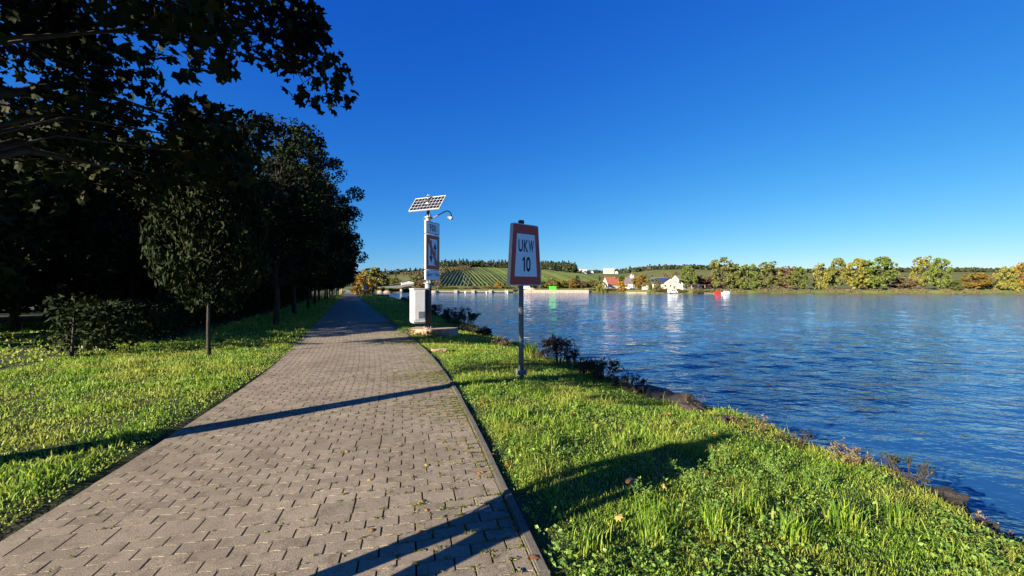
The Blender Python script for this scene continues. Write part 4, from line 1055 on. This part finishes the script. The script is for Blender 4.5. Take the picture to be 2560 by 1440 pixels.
FT = [(1505,703,248,'bush','leaf_yellow_green','yellow green bush at the water in front of the red roofed house',30), (1555,704,246,'bush','leaf_yellow','orange yellow bush at the water right of the red roofed house',30),
 (1545,690,272,'round','leaf_green','green tree between the red roof and the church spire',44), (1600,687,250,'round','leaf_orange','green tree with orange patches beside the church',42), (1636,697,239,'bush','leaf_olive','pale willowy bush at the water left of the cream gable',36),
 (1720,667,236,'round','leaf_green','tall green tree in front of the brown roofed house',46), (1752,690,242,'open','leaf_brown','thin brownish tree behind the parked cars',32), (1774,693,240,'round','leaf_plum','plum coloured tree right of the carport',32),
 (1806,643,230,'tall','leaf_olive','big olive tree at the right above the moored boats',64), (1838,660,228,'tall','leaf_olive','olive tree right behind the big one above the boats',50), (1664,683,290,'round','leaf_brown','brown tree top behind the cream gable',16), (1683,684,300,'round','leaf_orange','reddish tree top behind the brown roof',14),
 (1352,702,290,'round','leaf_olive','olive tree just right of the UKW board',30), (1378,697,282,'round','leaf_yellow_green','yellow green tree behind the green container',34), (1404,700,286,'round','leaf_yellow_green','yellow green tree right of the green container',30), (1432,695,284,'round','leaf_orange','orange tinged tree behind the right lamp post',32),
 (1443,690,310,'round','leaf_dark','dark tree rising behind the shore trees',14), (1456,703,284,'round','leaf_brown','brownish tree behind the end of the quay wall',30), (1480,701,286,'round','leaf_olive','olive tree left of the red roofed house',32), (1493,704,282,'bush','leaf_olive','olive bush left of the yellow green bush',24),
 (1247,705,292,'round','leaf_yellow','yellow tree left of the UKW board at the shore',22), (1226,712,290,'bush','leaf_olive','olive bush behind the weir',20), (1184,715,290,'bush','leaf_brown','tan round bush behind the weir',20), (1137,717,292,'bush','leaf_orange','small orange bush at the left end of the weir',20), (1268,711,292,'bush','leaf_olive','bush half hidden by the UKW board',24), (1212,714,296,'bush','leaf_yellow_green','low yellowish bush behind the weir',14),
 (962,701,330,'round','leaf_yellow_green','yellow green tree above the left end of the bridge',26), (985,694,340,'round','leaf_yellow_green','larger yellow green tree above the bridge deck',30), (1008,703,330,'bush','leaf_olive','olive bush behind the bridge deck',26), (1035,693,350,'round','leaf_olive','olive tree above the right end of the bridge',30), (1052,700,330,'bush','leaf_brown','brown bush right of the bridge end',26), (1012,717,300,'bush','leaf_brown','brown bush under the bridge',22), (965,722,300,'bush','leaf_yellow_green','bush on the sand under the bridge',26), (1040,714,312,'bush','leaf_yellow','yellowish bush right of the bridge pier',24), (1060,718,300,'bush','leaf_olive','low bush behind the cabinet on the far shore',30),
 (1386,662,545,'round','leaf_dark','dark conifer pair on the vineyard hill, left one',14), (1396,665,545,'round','leaf_dark','dark conifer pair on the vineyard hill, right one',14), (1195,675,560,'bush','leaf_dark','lone dark bush in the green hill field',9), (1424,677,560,'bush','leaf_orange','orange bush on the hill left of the long white building',14), (1440,676,560,'round','leaf_dark','dark tree at the hill edge beside the long white building',10)]
for px, yt, d, kind, mat, lab, w in FT: far_tree(px, yt, None, d, kind, mat, lab, w)
r_ = random.Random(5)
mats = ['leaf_olive', 'leaf_green', 'leaf_yellow_green', 'leaf_orange', 'leaf_brown', 'leaf_green']
px = 1868
while px < 2700:
    d = float(shore((px-1280)/F*205))+r_.uniform(3, 16); d = max(150, min(d, 225))
    far_tree(px, r_.choice([r_.uniform(640, 670), r_.uniform(675, 712)]), None, d, r_.choice(['round', 'tall', 'round', 'bush']), r_.choice(mats), 'broadleaf tree in the belt along the far shore right of the boats', r_.uniform(40, 70)); px += r_.uniform(28, 58)
for k in range(30):
    px = r_.uniform(1470, 1800); d = float(shore((px-1280)/F*235))+1.6
    if 1565 < px < 1618: continue
    far_tree(px, r_.uniform(722, 727.5), None, d, 'bush', r_.choice(['leaf_olive', 'leaf_yellow_green', 'leaf_brown', 'leaf_olive']), 'low bush on the far bank just above the water', r_.uniform(12, 26), 'bank_bush', 'low bushes on the far bank')
for k in range(44):
    px = r_.uniform(1300, 1510); d = 286+r_.uniform(0, 35)
    far_tree(px, r_.uniform(699, 711), None, d, r_.choice(['bush', 'round']), r_.choice(['leaf_olive', 'leaf_brown', 'leaf_yellow_green', 'leaf_green']), 'bush in the thicket behind the quay wall', r_.uniform(24, 40), 'bank_bush', 'bushes behind the quay')
# near shore, far end of the path
x, y = at(932, 0, 115).x, 115; get, tr = sets['round']
o = tree_from('round_tree', (x, y, gpt(x, y)), 1.0, 1, get('leaf_yellow_green'), tr, 'round green and yellow tree standing alone at the far end of the path', 'tree'); o.scale = (9.2, 9.2, 7.4)
x, y = at(904, 0, 105).x, 105; get, tr = sets['bush']
o = tree_from('yellow_tree', (x, y, gpt(x, y)), 2.0, 1, get('leaf_yellow'), tr, 'small golden yellow tree left of the round green tree', 'tree'); o.scale = (5.6, 5.6, 4.8)
#--SPLIT7
# ------------------------------------------------------------------ buildings of the far shore
def house(name, px, d, w, dep, eave, ridge, rz, wmat, rmat, label, wins=(), doors=(), chim=None, z=None, over=0.35, group='houses of the village across the river', gable=True, cat='house'):
    """local: front gable faces -y; eave and ridge are heights above the base"""
    X = (px-1280)/F*d; zz = fz(X, d)-0.15 if z is None else z
    o = empty(name, (X, d, zz), rz, label, cat, group); a, b = w/2, dep/2
    MB().prism([(-a, -0.5), (a, -0.5), (a, eave), (0, ridge), (-a, eave)] if gable else [(-a, -0.5), (a, -0.5), (a, eave), (-a, eave)], -b, b).build('wall', M[wmat], o)
    if gable:
        sl = (ridge-eave)/a; t = 0.22
        roof = MB().prism([(-a-over, eave-sl*over+0.02), (0, ridge+0.02), (a+over, eave-sl*over+0.02), (a+over, eave-sl*over+t), (0, ridge+t+0.05), (-a-over, eave-sl*over+t)], -b-over, b+over).build('roof', M[rmat], o)
    else:
        roof = MB().box((0, 0, eave+0.15), (w+0.3, dep+0.3, 0.3)).build('roof', M[rmat], o)
    if chim: MB().box((chim[0], chim[1], chim[2]), (0.6, 0.6, 1.6)).build('chimney', M['red_roof'], roof)
    for (x, zc, ww, hh) in wins:
        f = MB().box((x, -b-0.02, zc), (ww+0.24, 0.06, hh+0.24)).build('window', M['white_wall'], o)
        MB().box((x, -b-0.06, zc), (ww, 0.03, hh)).build('pane', M['glass'], f)
    for (x, ww, hh) in doors: MB().box((x, -b-0.03, hh/2-0.1), (ww, 0.06, hh)).build('door', M['brown_roof'], o)
    # windows on the left flank too
    for y in (-b*0.45, b*0.4):
        if eave > 2.4 and gable:
            f = MB().box((-a-0.02, y, eave*0.55), (0.06, 1.3, 1.4)).build('window', M['white_wall'], o); MB().box((-a-0.06, y, eave*0.55), (0.03, 1.05, 1.15)).build('pane', M['glass'], f)
    return o
house('village_house', 1528, 256, 6.0, 9.0, 3.4, 7.6, R(-68), 'white_wall', 'red_roof', 'white house with steep red tiled roof among the shore trees', wins=[(-1.3, 2.0, 1, 1.1), (1.3, 2.0, 1, 1.1)], chim=(0.5, 2.5, 7.2))
house('village_house', 1580, 258, 8.0, 9.0, 3.2, 6.6, R(30), 'white_wall', 'grey_roof', 'small white house with pale roof below the church', wins=[(-1.6, 1.7, 1, 1.2), (1.4, 1.7, 1, 1.2)])
house('village_house', 1655, 246, 9.4, 16.0, 3.9, 6.7, R(12), 'cream_wall', 'blue_roof', 'large cream gabled hall with dark blue solar roof', wins=[(-3.0, 2.2, .9, 1.1), (0.4, 2.2, .9, 1.1)], doors=[(3.0, 1.4, 2.2)])
house('village_house', 1701, 243, 11.0, 9.0, 3.6, 8.2, R(-62), 'white_wall', 'brown_roof', 'white house with big brown roof left of the tall green tree', wins=[(-2, 2.0, 1.1, 1.2), (1, 2.0, 1.1, 1.2)], chim=(-1.5, 3.0, 8.2))
house('village_house', 1737, 252, 7.0, 10.0, 4.4, 7.8, R(-8), 'white_wall', 'grey_roof', 'white gabled house right of the tall green tree', wins=[(-1.4, 3.0, 1, 1.2), (1.4, 3.0, 1, 1.2)])
house('village_house', 1648, 262, 9.0, 9.0, 3.8, 7.0, R(75), 'white_wall', 'grey_roof', 'grey roofed house half hidden behind the cream hall', wins=[(0, 2, 1, 1.2)])
house('garden_shed', 1614, 247, 3.2, 3.0, 2.2, 3.4, R(10), 'white_wall', 'grey_roof', 'little pale shed by the lawn left of the willowy bush', wins=[(0, 1.2, .6, .6)], cat='shed')
cpX = (1741-1280)/F*234; cp = empty('carport', (cpX, 234, fz(cpX, 234)), 0, 'dark flat roofed carport over the parked cars', 'carport')
MB().box((0, 0, 2.75), (8.0, 5.0, 0.25)).build('roof', M['grey_roof'], cp)
for x_ in (-3.8, 0, 3.8):
    for y_ in (-2.3, 2.3): MB().box((x_, y_, 1.2), (0.16, 0.16, 2.9)).build('post', M['pale_wood'], cp)
MB().box((0, 2.45, 1.3), (7.6, 0.1, 2.6)).build('back_wall', M['brown_roof'], cp)
house('winery_building', 1455, 588, 10.5, 14.0, 5.6, 5.6, R(6), 'cream_wall', 'white_wall', 'long low white building at the left end of the plateau', gable=False, group='white buildings on the plateau', wins=[(2, 2.5, 1.2, 1.2)], cat='building')
house('tower_block', 1522, 600, 13.0, 10.0, 7.0, 7.0, R(8), 'cream_wall', 'white_wall', 'tall cubic white building standing on the plateau above the vineyard', gable=False, group='white buildings on the plateau', wins=[(3.2, 5.2, 3.2, 1.0), (-1.5, 5.2, 1.0, 1.2), (-3, 2.4, 1, 1.2), (1, 2.4, 1, 1.2)], cat='building')
house('village_house', 1478, 600, 5.0, 6.0, 2.4, 4.6, R(10), 'white_wall', 'grey_roof', 'tiny white house on the plateau between the two white buildings', group='white buildings on the plateau')
house('village_house', 1541, 600, 5.0, 6.0, 2.0, 3.8, R(-20), 'white_wall', 'white_wall', 'small white annex right of the cubic building', group='white buildings on the plateau')
house('village_house', 1121-18, 540, 5.0, 5.0, 2.2, 4.2, R(20), 'white_wall', 'grey_roof', 'tiny white hut on the slope right of the mast', group='huts on the hill')
house('bridge_house', 1018, 318, 9.0, 6.0, 2.6, 4.0, R(20), 'white_wall', 'grey_roof', 'low grey roofed building above the right end of the bridge', z=3.4, cat='building', group='shore buildings')
# church
cX = (1580-1280)/F*430; cz_ = fz(cX, 430)
ch = empty('church', (cX, 430, cz_-1.0), R(15), 'white church tower with slim pointed spire above the village', 'church')
MB().box((0, 0, 6.0), (4.0, 4.0, 12.0)).build('tower', M['white_wall'], ch)
MB().box((0, 7.5, 3.4), (7.0, 11.0, 6.8)).build('nave', M['white_wall'], ch)
MB().prism([(-3.8, 6.7), (3.8, 6.7), (0, 10.4)], 1.9, 13.4).build('nave_roof', M['grey_roof'], ch)
sp2 = MB()
n0 = 8; sp2.v += [(2.3*math.cos(R(45*k+22)), 2.3*math.sin(R(45*k+22)), 12.0) for k in range(8)]+[(0.75*math.cos(R(45*k+22)), 0.75*math.sin(R(45*k+22)), 15.0) for k in range(8)]+[(0, 0, 21.0)]
sp2.f += [(k, (k+1) % 8, 8+(k+1) % 8, 8+k) for k in range(8)]+[(8+k, 8+(k+1) % 8, 16) for k in range(8)]+[tuple(reversed(range(8)))]
sp2.build('spire', M['grey_roof'], ch)
for zc in (10.0, 6.0):
    f = MB().box((0, -2.03, zc), (1.2, 0.06, 1.7)).build('window', M['glass'], ch)
ch.scale = (0.72, 0.72, 0.60)

# ------------------------------------------------------------------ quay wall, weir, bridge, sand
def quay_piece(px0, px1, d0, d1, ztop, name, mat, label, cat='wall', group=None, thick=1.2, pieces=1):
    A = Vector(((px0-1280)/F*d0, d0, 0)); B = Vector(((px1-1280)/F*d1, d1, 0)); v = B-A; L = v.length; o = empty(name, tuple(A)[:2]+(0,), math.atan2(v.y, v.x), label, cat, group)
    for k in range(pieces):
        MB().box((L*(k+.5)/pieces, thick/2, (ztop-2.2)/2), (L/pieces-0.18, thick, ztop+2.2)).build('wall_panel', M[mat], o)
    for k in range(pieces+1): MB().box((L*k/pieces, thick/2, (ztop-2.3)/2), (0.35, thick*0.8, ztop+2.25)).build('joint_post', M['dark_quay'], o)
    return o, L
quay_piece(1296, 1472, 268, 249, 0.45, 'quay_wall', 'quay', 'long pale pinkish quay wall at the foot of the far shore', pieces=5)
wv, L = quay_piece(1566, 1618, 238, 233, -0.75, 'landing_stage', 'quay', 'low pale landing kerb below the far lawn', pieces=2)
weir = empty('weir', ((1092-1280)/F*270, 270, 0), 0, 'low weir with pale piers across the far left water', 'weir')
xw = lambda p: (p-1092)/F*270
for a, b in ((1095, 1136), (1144, 1179), (1187, 1222), (1230, 1262)):
    MB().box(((xw(a)+xw(b))/2, 0, -0.55), (xw(b)-xw(a), 1.2, 0.5)).build('beam', M['bridge_pale'], weir)
    MB().box(((xw(a)+xw(b))/2, 0.3, -1.2), (xw(b)-xw(a), 0.6, 0.9)).build('gate', M['dark_quay'], weir)
for p in (1140, 1183, 1226, 1266):
    pr = MB().box((xw(p), -0.2, -0.85), (2.1, 3.0, 2.0)).build('pier', M['bridge_pale'], weir)
    MB().box((xw(p)-0.7, -0.2, 0.40), (0.5, 1.2, 0.5)).build('post', M['bridge_pale'], pr); MB().box((xw(p)+0.75, -0.2, 0.35), (0.5, 1.2, 0.4)).build('post', M['bridge_pale'], pr)
MB().lathe([(2.4, -2.2), (2.4, -0.2), (2.0, 0.05)], (xw(1087), 0, 0), 18).build('round_head', M['quay'], weir)
o, L = quay_piece(1030, 1084, 268, 270, -0.45, 'far_river_wall', 'quay', 'low pale wall on the far shore behind the cabinet', pieces=3)
for px, h in ((1163, 1.0), (1216, 1.0), (1269, 1.0)):
    o = MB().tube([(0, 0, -1), (0, 0, .3)], 0.35, 8).tube([(0, 0, .3), (0, 0, 1.0)], [.22, .05], 8).build('buoy', M['van_white']); o['kind'] = 'thing'; del o['kind']
    o.location = ((px-1280)/F*255, 255, ZW); tag(o, 'small white marker buoy floating in front of the weir', 'buoy', 'marker buoys before the weir')
bridge = empty('road_bridge', ((998-1280)/F*268, 268, 0), 0, 'grey road bridge with one visible pier at the far left shore', 'bridge')
def bl(p, d=268): return (p-998)/F*d
pts = [(920, 2.2), (960, 2.75), (1000, 3.6), (1034, 4.7)]
deck = MB()
for (p0, z0), (p1, z1) in zip(pts[:-1], pts[1:]):
    k = len(deck.v); y0, y1 = 4-(p0-920)*0.02, 4-(p1-920)*0.02; th0 = 0.9+0.9*math.exp(-((p0-1000)/25)**2); th1 = 0.9+0.9*math.exp(-((p1-1000)/25)**2)
    for p, z_, t_, y_ in ((p0, z0, th0, y0), (p1, z1, th1, y1)):
        for yy, zz in ((y_, z_-t_), (y_+9, z_-t_), (y_+9, z_), (y_, z_)): deck.v.append((bl(p), yy, zz))
    deck.f += [(k+i, k+(i+1) % 4, k+4+(i+1) % 4, k+4+i) for i in range(4)]+[(k+3, k+2, k+1, k), (k+4, k+5, k+6, k+7)]
deck.build('deck', M['bridge'], bridge)
rl = MB()
for (p0, z0), (p1, z1) in zip(pts[:-1], pts[1:]): rl.tube([(bl(p0), 4-(p0-920)*0.02+.1, z0+.95), (bl(p1), 4-(p1-920)*0.02+.1, z1+.95)], 0.06, 5)
rl.build('railing', M['grey_metal'], bridge)['kind'] = 'stuff'
MB().box((bl(998), 6.5, 0.3), (1.3, 5.0, 5.0)).build('pier', M['bridge_pale'], bridge); MB().box((bl(998), 6.2, -1.3), (2.6, 7, 1.2)).build('pier_foot', M['dark_quay'], bridge)
for px, d, rr, hh, lab in ((950, 274, 2.6, 2.2, 'left of two sand heaps under the bridge'), (968, 275, 3.6, 2.0, 'wider right sand heap under the bridge'), (1331, 266, 3.4, 1.6, 'pale sand heap on the quay right of the UKW board')):
    rr_ = np.random.default_rng(px); X = (px-1280)/F*d
    o = MB().lathe([(rr*1.0, -0.6), (rr*.9, 0.0), (rr*.66, hh*.38), (rr*.4, hh*.7), (rr*.15, hh*.95), (0.02, hh)], k=14).build('sand_heap', M['sand'], None, True)
    for v in o.data.vertices: v.co.x += rr_.normal(0, .12); v.co.y += rr_.normal(0, .12); v.co.z += rr_.normal(0, .06)
    o.location = (X, d+1, fz(X, d+1)-0.1 if px < 1300 else 0.3); tag(o, lab, 'sand heap')
# dark stone quay on the near shore at the end of the verge
qx = at(955, 0, 100).x
dq = empty('stone_quay', (qx-3, 99, 0), R(8), 'dark stone quay jutting from the near bank beyond the grass', 'quay')
MB().box((0.4, 4, -0.95), (6.6, 9, 1.6)).build('block', M['dark_quay'], dq, bevel=0.08); MB().box((0.3, 4, -0.08), (6.2, 8.6, 0.16)).build('coping', M['rock'], dq)

# ------------------------------------------------------------------ small things of the far shore
def container(px, d):
    X = (px-1280)/F*d; o = empty('container', (X, d, 0.42), R(4), 'bright green steel container standing on the quay', 'container')
    MB().box((0, 0, 1.15), (4.3, 2.2, 2.2)).build('body', M['green_box'], o)
    for k in range(9): MB().box((-1.9+0.475*k, -1.13, 1.15), (0.14, 0.07, 2.1)).build('rib', M['green_box'], o)
    MB().box((0, 0, 0.02), (4.2, 2.1, 0.1)).build('skid', M['dark_metal'], o)
container(1382, 266)
def lamp(px, d, ytop, lab, name='lamp_post'):
    X = (px-1280)/F*d; z = max(fz(X, d), 0.3); h = EYE+(720-ytop)/F*d-z; o = empty(name, (X, d, z), 0, lab, 'lamp post', 'lamp posts on the quay')
    MB().tube([(0, 0, -0.3), (0, 0, h)], [0.09, 0.06], 6).build('pole', M['bridge_pale'], o); MB().box((0.35, 0, h), (0.8, 0.25, 0.12)).build('lamp_head', M['grey_metal'], o)
lamp(1350, 268, 709, 'lamp post right of the UKW board on the quay'); lamp(1384, 270, 707, 'lamp post rising behind the green container'); lamp(1423, 266, 705, 'tall lamp post right of the green container'); lamp(1453, 264, 717, 'short post near the end of the quay wall')
lamp(1094, 272, 713, 'signal post by the round head of the weir', 'signal_post')
def car(px, d, ln, ht, wid, mat, label, van=False, rz=0.0, group='vehicles parked on the far shore'):
    X = (px-1280)/F*d; o = empty('van' if van else 'car', (X, d, fz(X, d)-0.02), rz, label, 'van' if van else 'car', group); a = ln/2
    prof = [(-a, .35), (a, .35), (a, .8), (a*.78, 1.0), (a*.55, ht), (-a*.95, ht), (-a, ht*.6)] if van else [(-a, .35), (a, .35), (a, .75), (a*.55, .95), (a*.3, ht), (-a*.6, ht), (-a*.95, .95)]
    MB().prism(prof, -wid/2, wid/2).build('body', M[mat], o, bevel=0.06)
    for x in (-a*.62, a*.62):
        for y in (-wid/2, wid/2): MB().tube([(x, y-0.1, 0.33), (x, y+0.1, 0.33)], 0.33, 14).build('wheel', M['tyre'], o)
    z0, z1 = (ht*.55, ht*.88) if van else (.98, ht-.1)
    for x0, x1 in ((a*.05, a*.5), (-a*.45, -.05)): MB().box(((x0+x1)/2 if van else (x0+x1)/2-.1, -wid/2-.012, (z0+z1)/2), (x1-x0, .03, z1-z0)).build('side_window', M['glass'], o)
    MB().box((a+.01, -wid*.35, .65), (.04, .3, .15)).build('headlight', M['alu'], o); MB().box((a+.01, wid*.35, .65), (.04, .3, .15)).build('headlight', M['alu'], o)
car(1682, 231, 5.2, 2.3, 1.9, 'van_white', 'white van parked on the far shore below the cream hall', True)
car(1746, 231, 5.0, 2.1, 1.9, 'car_blue', 'dark blue van parked under the carport', True)
car(1772, 231, 4.6, 1.5, 1.8, 'car_black', 'black car parked right of the blue van')
car(1318, 272, 5.6, 2.4, 2.0, 'van_white', 'white van standing on the quay right behind the UKW pole', True)
car(1290, 272, 4.4, 1.5, 1.8, 'car_black', 'dark car on the quay half hidden by the UKW pole')
def boat(px, d, ln, mat, label, cover=None):
    X = (px-1280)/F*d; o = empty('boat', (X, d, ZW), R(8), label, 'boat', 'boats moored at the far shore'); mb = MB(); n = 9
    for i in range(n):
        f = i/(n-1); x = -ln/2+ln*f; w = 1.0*(1-max(0, (f-.55)/.45)**2.0*.97); zt_ = .75+.35*f*f; zb_ = -.35+.25*max(0, f-.7)
        for y, z in ((-w, zt_), (-w*.75, zb_+.25), (0, zb_), (w*.75, zb_+.25), (w, zt_)): mb.v.append((x, y, z))
    for i in range(n-1):
        for k in range(4): a = i*5+k; mb.f.append((a, a+1, a+6, a+5))
        mb.f.append((i*5+4, i*5, i*5+5, i*5+9))
    mb.f.append((0, 4, 3, 2, 1)); mb.build('hull', M[mat], o)
    MB().prism([(-ln*.28, .75), (ln*.22, .85), (ln*.10, 1.35), (-ln*.25, 1.4)], -.75, .75).build('cabin', M[cover or mat], o); MB().prism([(ln*.125, .95), (ln*.215, .95), (ln*.12, 1.3)], -.70, .70).build('windscreen', M['glass'], o)
boat(1797, 217, 4.4, 'boat_red', 'red covered boat moored under the big olive tree'); boat(1817, 215, 5.2, 'van_white', 'white motor boat moored right of the red boat')
j = MB().box((0, 0, 0), (9, 1.2, 0.25)).build('jetty', M['bridge_pale']); j.location = ((1783-1280)/F*219, 219, ZW+.25); tag(j, 'low pale jetty left of the moored boats', 'jetty')
# fence on the quay and blue sign at the path's end
fe = empty('railing', ((1462-1280)/F*262, 262, 0.5), R(-14), 'pale low railing at the right end of the quay', 'railing')
for k in range(9): MB().box((0.75*k, 0, .55), (.08, .08, 1.2)).build('post', M['bridge_pale'], fe)
for zz in (.6, 1.1): MB().box((3.0, -.06, zz), (6.2, .04, .06)).build('rail', M['bridge_pale'], fe)
bx2 = at(914, 0, 80).x; gz = gpt(bx2, 80)
ps = empty('path_sign', (bx2, 80, gz), R(10), 'small white and dark sign on a post at the far right of the path', 'sign')
MB().tube([(0, 0, -.2), (0, 0, 2.35)], .04, 8).build('pole', M['grey_metal'], ps)
MB().box((0, -.06, 1.95), (.78, .03, .80)).build('board', M['car_blue'], ps); MB().box((0, -.08, 1.97), (.58, .012, .60)).build('white_field', M['sign_white'], ps); MB().box((.03, -.09, 1.95), (.10, .008, .38)).build('symbol', M['car_blue'], ps); MB().box((0, -.09, 2.06), (.34, .006, .10)).build('symbol', M['car_blue'], ps)
MB().box((0, -.06, 1.38), (.78, .03, .24)).build('lower_board', M['sign_white'], ps)

# ------------------------------------------------------------------ the person whose shadow falls over the path, just outside the frame
def person(X, Y, rz):
    J = {}; E = []; vs = []; rs = []
    def add(k, p, r_, par=None):
        J[k] = len(vs); vs.append(p); rs.append(r_)
        if par is not None: E.append((J[par], J[k]))
    add('pelvis', (0, 0, .93), .185); add('waist', (0, 0, 1.10), .175, 'pelvis'); add('chest', (0, .01, 1.30), .20, 'waist'); add('neckb', (0, .015, 1.45), .12, 'chest'); add('neck', (0, .01, 1.54), .066, 'neckb'); add('head', (0, -.015, 1.635), .105, 'neck'); add('crown', (0, -.005, 1.735), .092, 'head')
    for s_ in (-1, 1):
        t = str(s_)
        add('hip'+t, (s_*.105, 0, .84), .115, 'pelvis'); add('knee'+t, (s_*.15, -.02, .50), .085, 'hip'+t); add('ank'+t, (s_*.19, .03, .11), .066, 'knee'+t); add('toe'+t, (s_*.21, -.15, .045), .045, 'ank'+t)
        add('sh'+t, (s_*.20, .01, 1.41), .088, 'neckb'); add('elb'+t, (s_*.255, .03, 1.13), .066, 'sh'+t); add('wr'+t, (s_*.24, -.05, .90), .042, 'elb'+t); add('palm'+t, (s_*.235, -.075, .83), .036, 'wr'+t)
        for q in range(4):
            add('f%d%s' % (q, t), (s_*.222, -.11+.022*q, .775), .0095, 'palm'+t); add('g%d%s' % (q, t), (s_*.212, -.108+.022*q, .74+.006*abs(q-1)), .008, 'f%d%s' % (q, t))
        add('th'+t, (s_*.205, -.125, .81), .010, 'wr'+t); add('ti'+t, (s_*.20, -.135, .78), .009, 'th'+t)
    me = bpy.data.meshes.new('body'); me.from_pydata(vs, E, []); ob = bpy.data.objects.new('body', me); COL.objects.link(ob)
    md = ob.modifiers.new('skin', 'SKIN'); md.use_smooth_shade = True
    for i, sv_ in enumerate(me.skin_vertices[0].data): sv_.radius = (rs[i], rs[i]*(.72 if i < 3 else 1)); sv_.use_root = (i == 0)
    ss = ob.modifiers.new('sub', 'SUBSURF'); ss.levels = 2; ss.render_levels = 2
    bpy.context.view_layer.update()
    m2 = bpy.data.meshes.new_from_object(ob.evaluated_get(bpy.context.evaluated_depsgraph_get())); bpy.data.objects.remove(ob)
    for nm, c in (('skin', (.45,.27,.19)), ('navy_jacket', (.02,.03,.06)), ('jeans', (.03,.045,.08)), ('shoes', (.03,.03,.03)), ('brown_hair', (.05,.03,.02))): m2.materials.append(surf(nm, [c, tuple(min(1, x*1.3) for x in c)], 12, .8))
    for p in m2.polygons:
        c = p.center
        p.material_index = 3 if c.z < .10 else (4 if (c.z > 1.69 or (c.z > 1.58 and c.y > .01)) else (0 if (c.z > 1.53 or (abs(c.x) > .185 and c.z < .88 and c.z > .70)) else (1 if c.z > .86 else 2)))
        p.use_smooth = True
    o = empty('person', (X, Y, 0), rz, 'person in navy jacket and jeans standing on the path beside the viewer', 'person'); b = link('body', m2, None, o)
    for s_ in (-1, 1): MB().lathe([(0.001, -.012), (.009, -.006), (.011, 0), (.009, .006), (.001, .012)], (s_*.034, -.105, 1.655), 8).build('eye', M['sign_black'], o)
    MB().prism([(-.014, 1.60), (.014, 1.60), (0, 1.645)], -.138, -.10).build('nose', m2.materials[0], o); MB().box((0, -.105, 1.585), (.045, .016, .01)).build('mouth', M['boat_red'], o)
    for s_ in (-1, 1): MB().box((s_*.100, 0, 1.645), (.02, .035, .055)).build('ear', m2.materials[0], o)
    return o
person(-2.14, 1.27, R(129))
for k in range(26):
    px = r_.uniform(1545, 1830); d = float(shore((px-1280)/F*265))+r_.uniform(22, 60)
    far_tree(px, r_.uniform(690, 708), None, d, r_.choice(['bush', 'round']), r_.choice(['leaf_olive', 'leaf_green', 'leaf_orange', 'leaf_brown', 'leaf_yellow_green']), 'garden tree between the village houses', r_.uniform(20, 36), 'garden_tree', 'garden trees between the houses')
for k in range(22):
    px = r_.uniform(1100, 1300); d = 288+r_.uniform(0, 18)
    far_tree(px, r_.uniform(716, 722), None, d, 'bush', r_.choice(['leaf_olive', 'leaf_brown', 'leaf_orange', 'leaf_yellow_green']), 'low bush along the shore behind the weir', r_.uniform(14, 30), 'bank_bush', 'low bushes behind the weir')

# rough low growth along the far water line
def far_scrub():
    r = np.random.default_rng(91); n = 2600
    p = np.concatenate([r.uniform(1475, 2700, n), r.uniform(840, 1085, 500)]); d = 250*np.ones(len(p))
    for _ in range(6): d = shore((p-1280)/F*d)
    d = d+r.uniform(0.3, 4.0, len(p)); X = (p-1280)/F*d
    k = ~((p > 1566) & (p < 1618)); X, d = X[k], d[k]
    k = np.sin(X*.23)+np.sin(X*.61+1)+r.normal(0, .5, len(X)) > -.1; X, d = X[k], d[k]; h = r.uniform(.3, 1.3, len(X)); return scatter_crowns('far_bank_scrub', np.stack([X, d, far_z(X, d)-0.1], -1), h, h*.8, 9, 0.55, M['scrub'], 92)
o = link('far_bank_scrub', far_scrub()); tag(o, 'rough olive and brown growth along the far water line', 'scrub', kind='stuff')
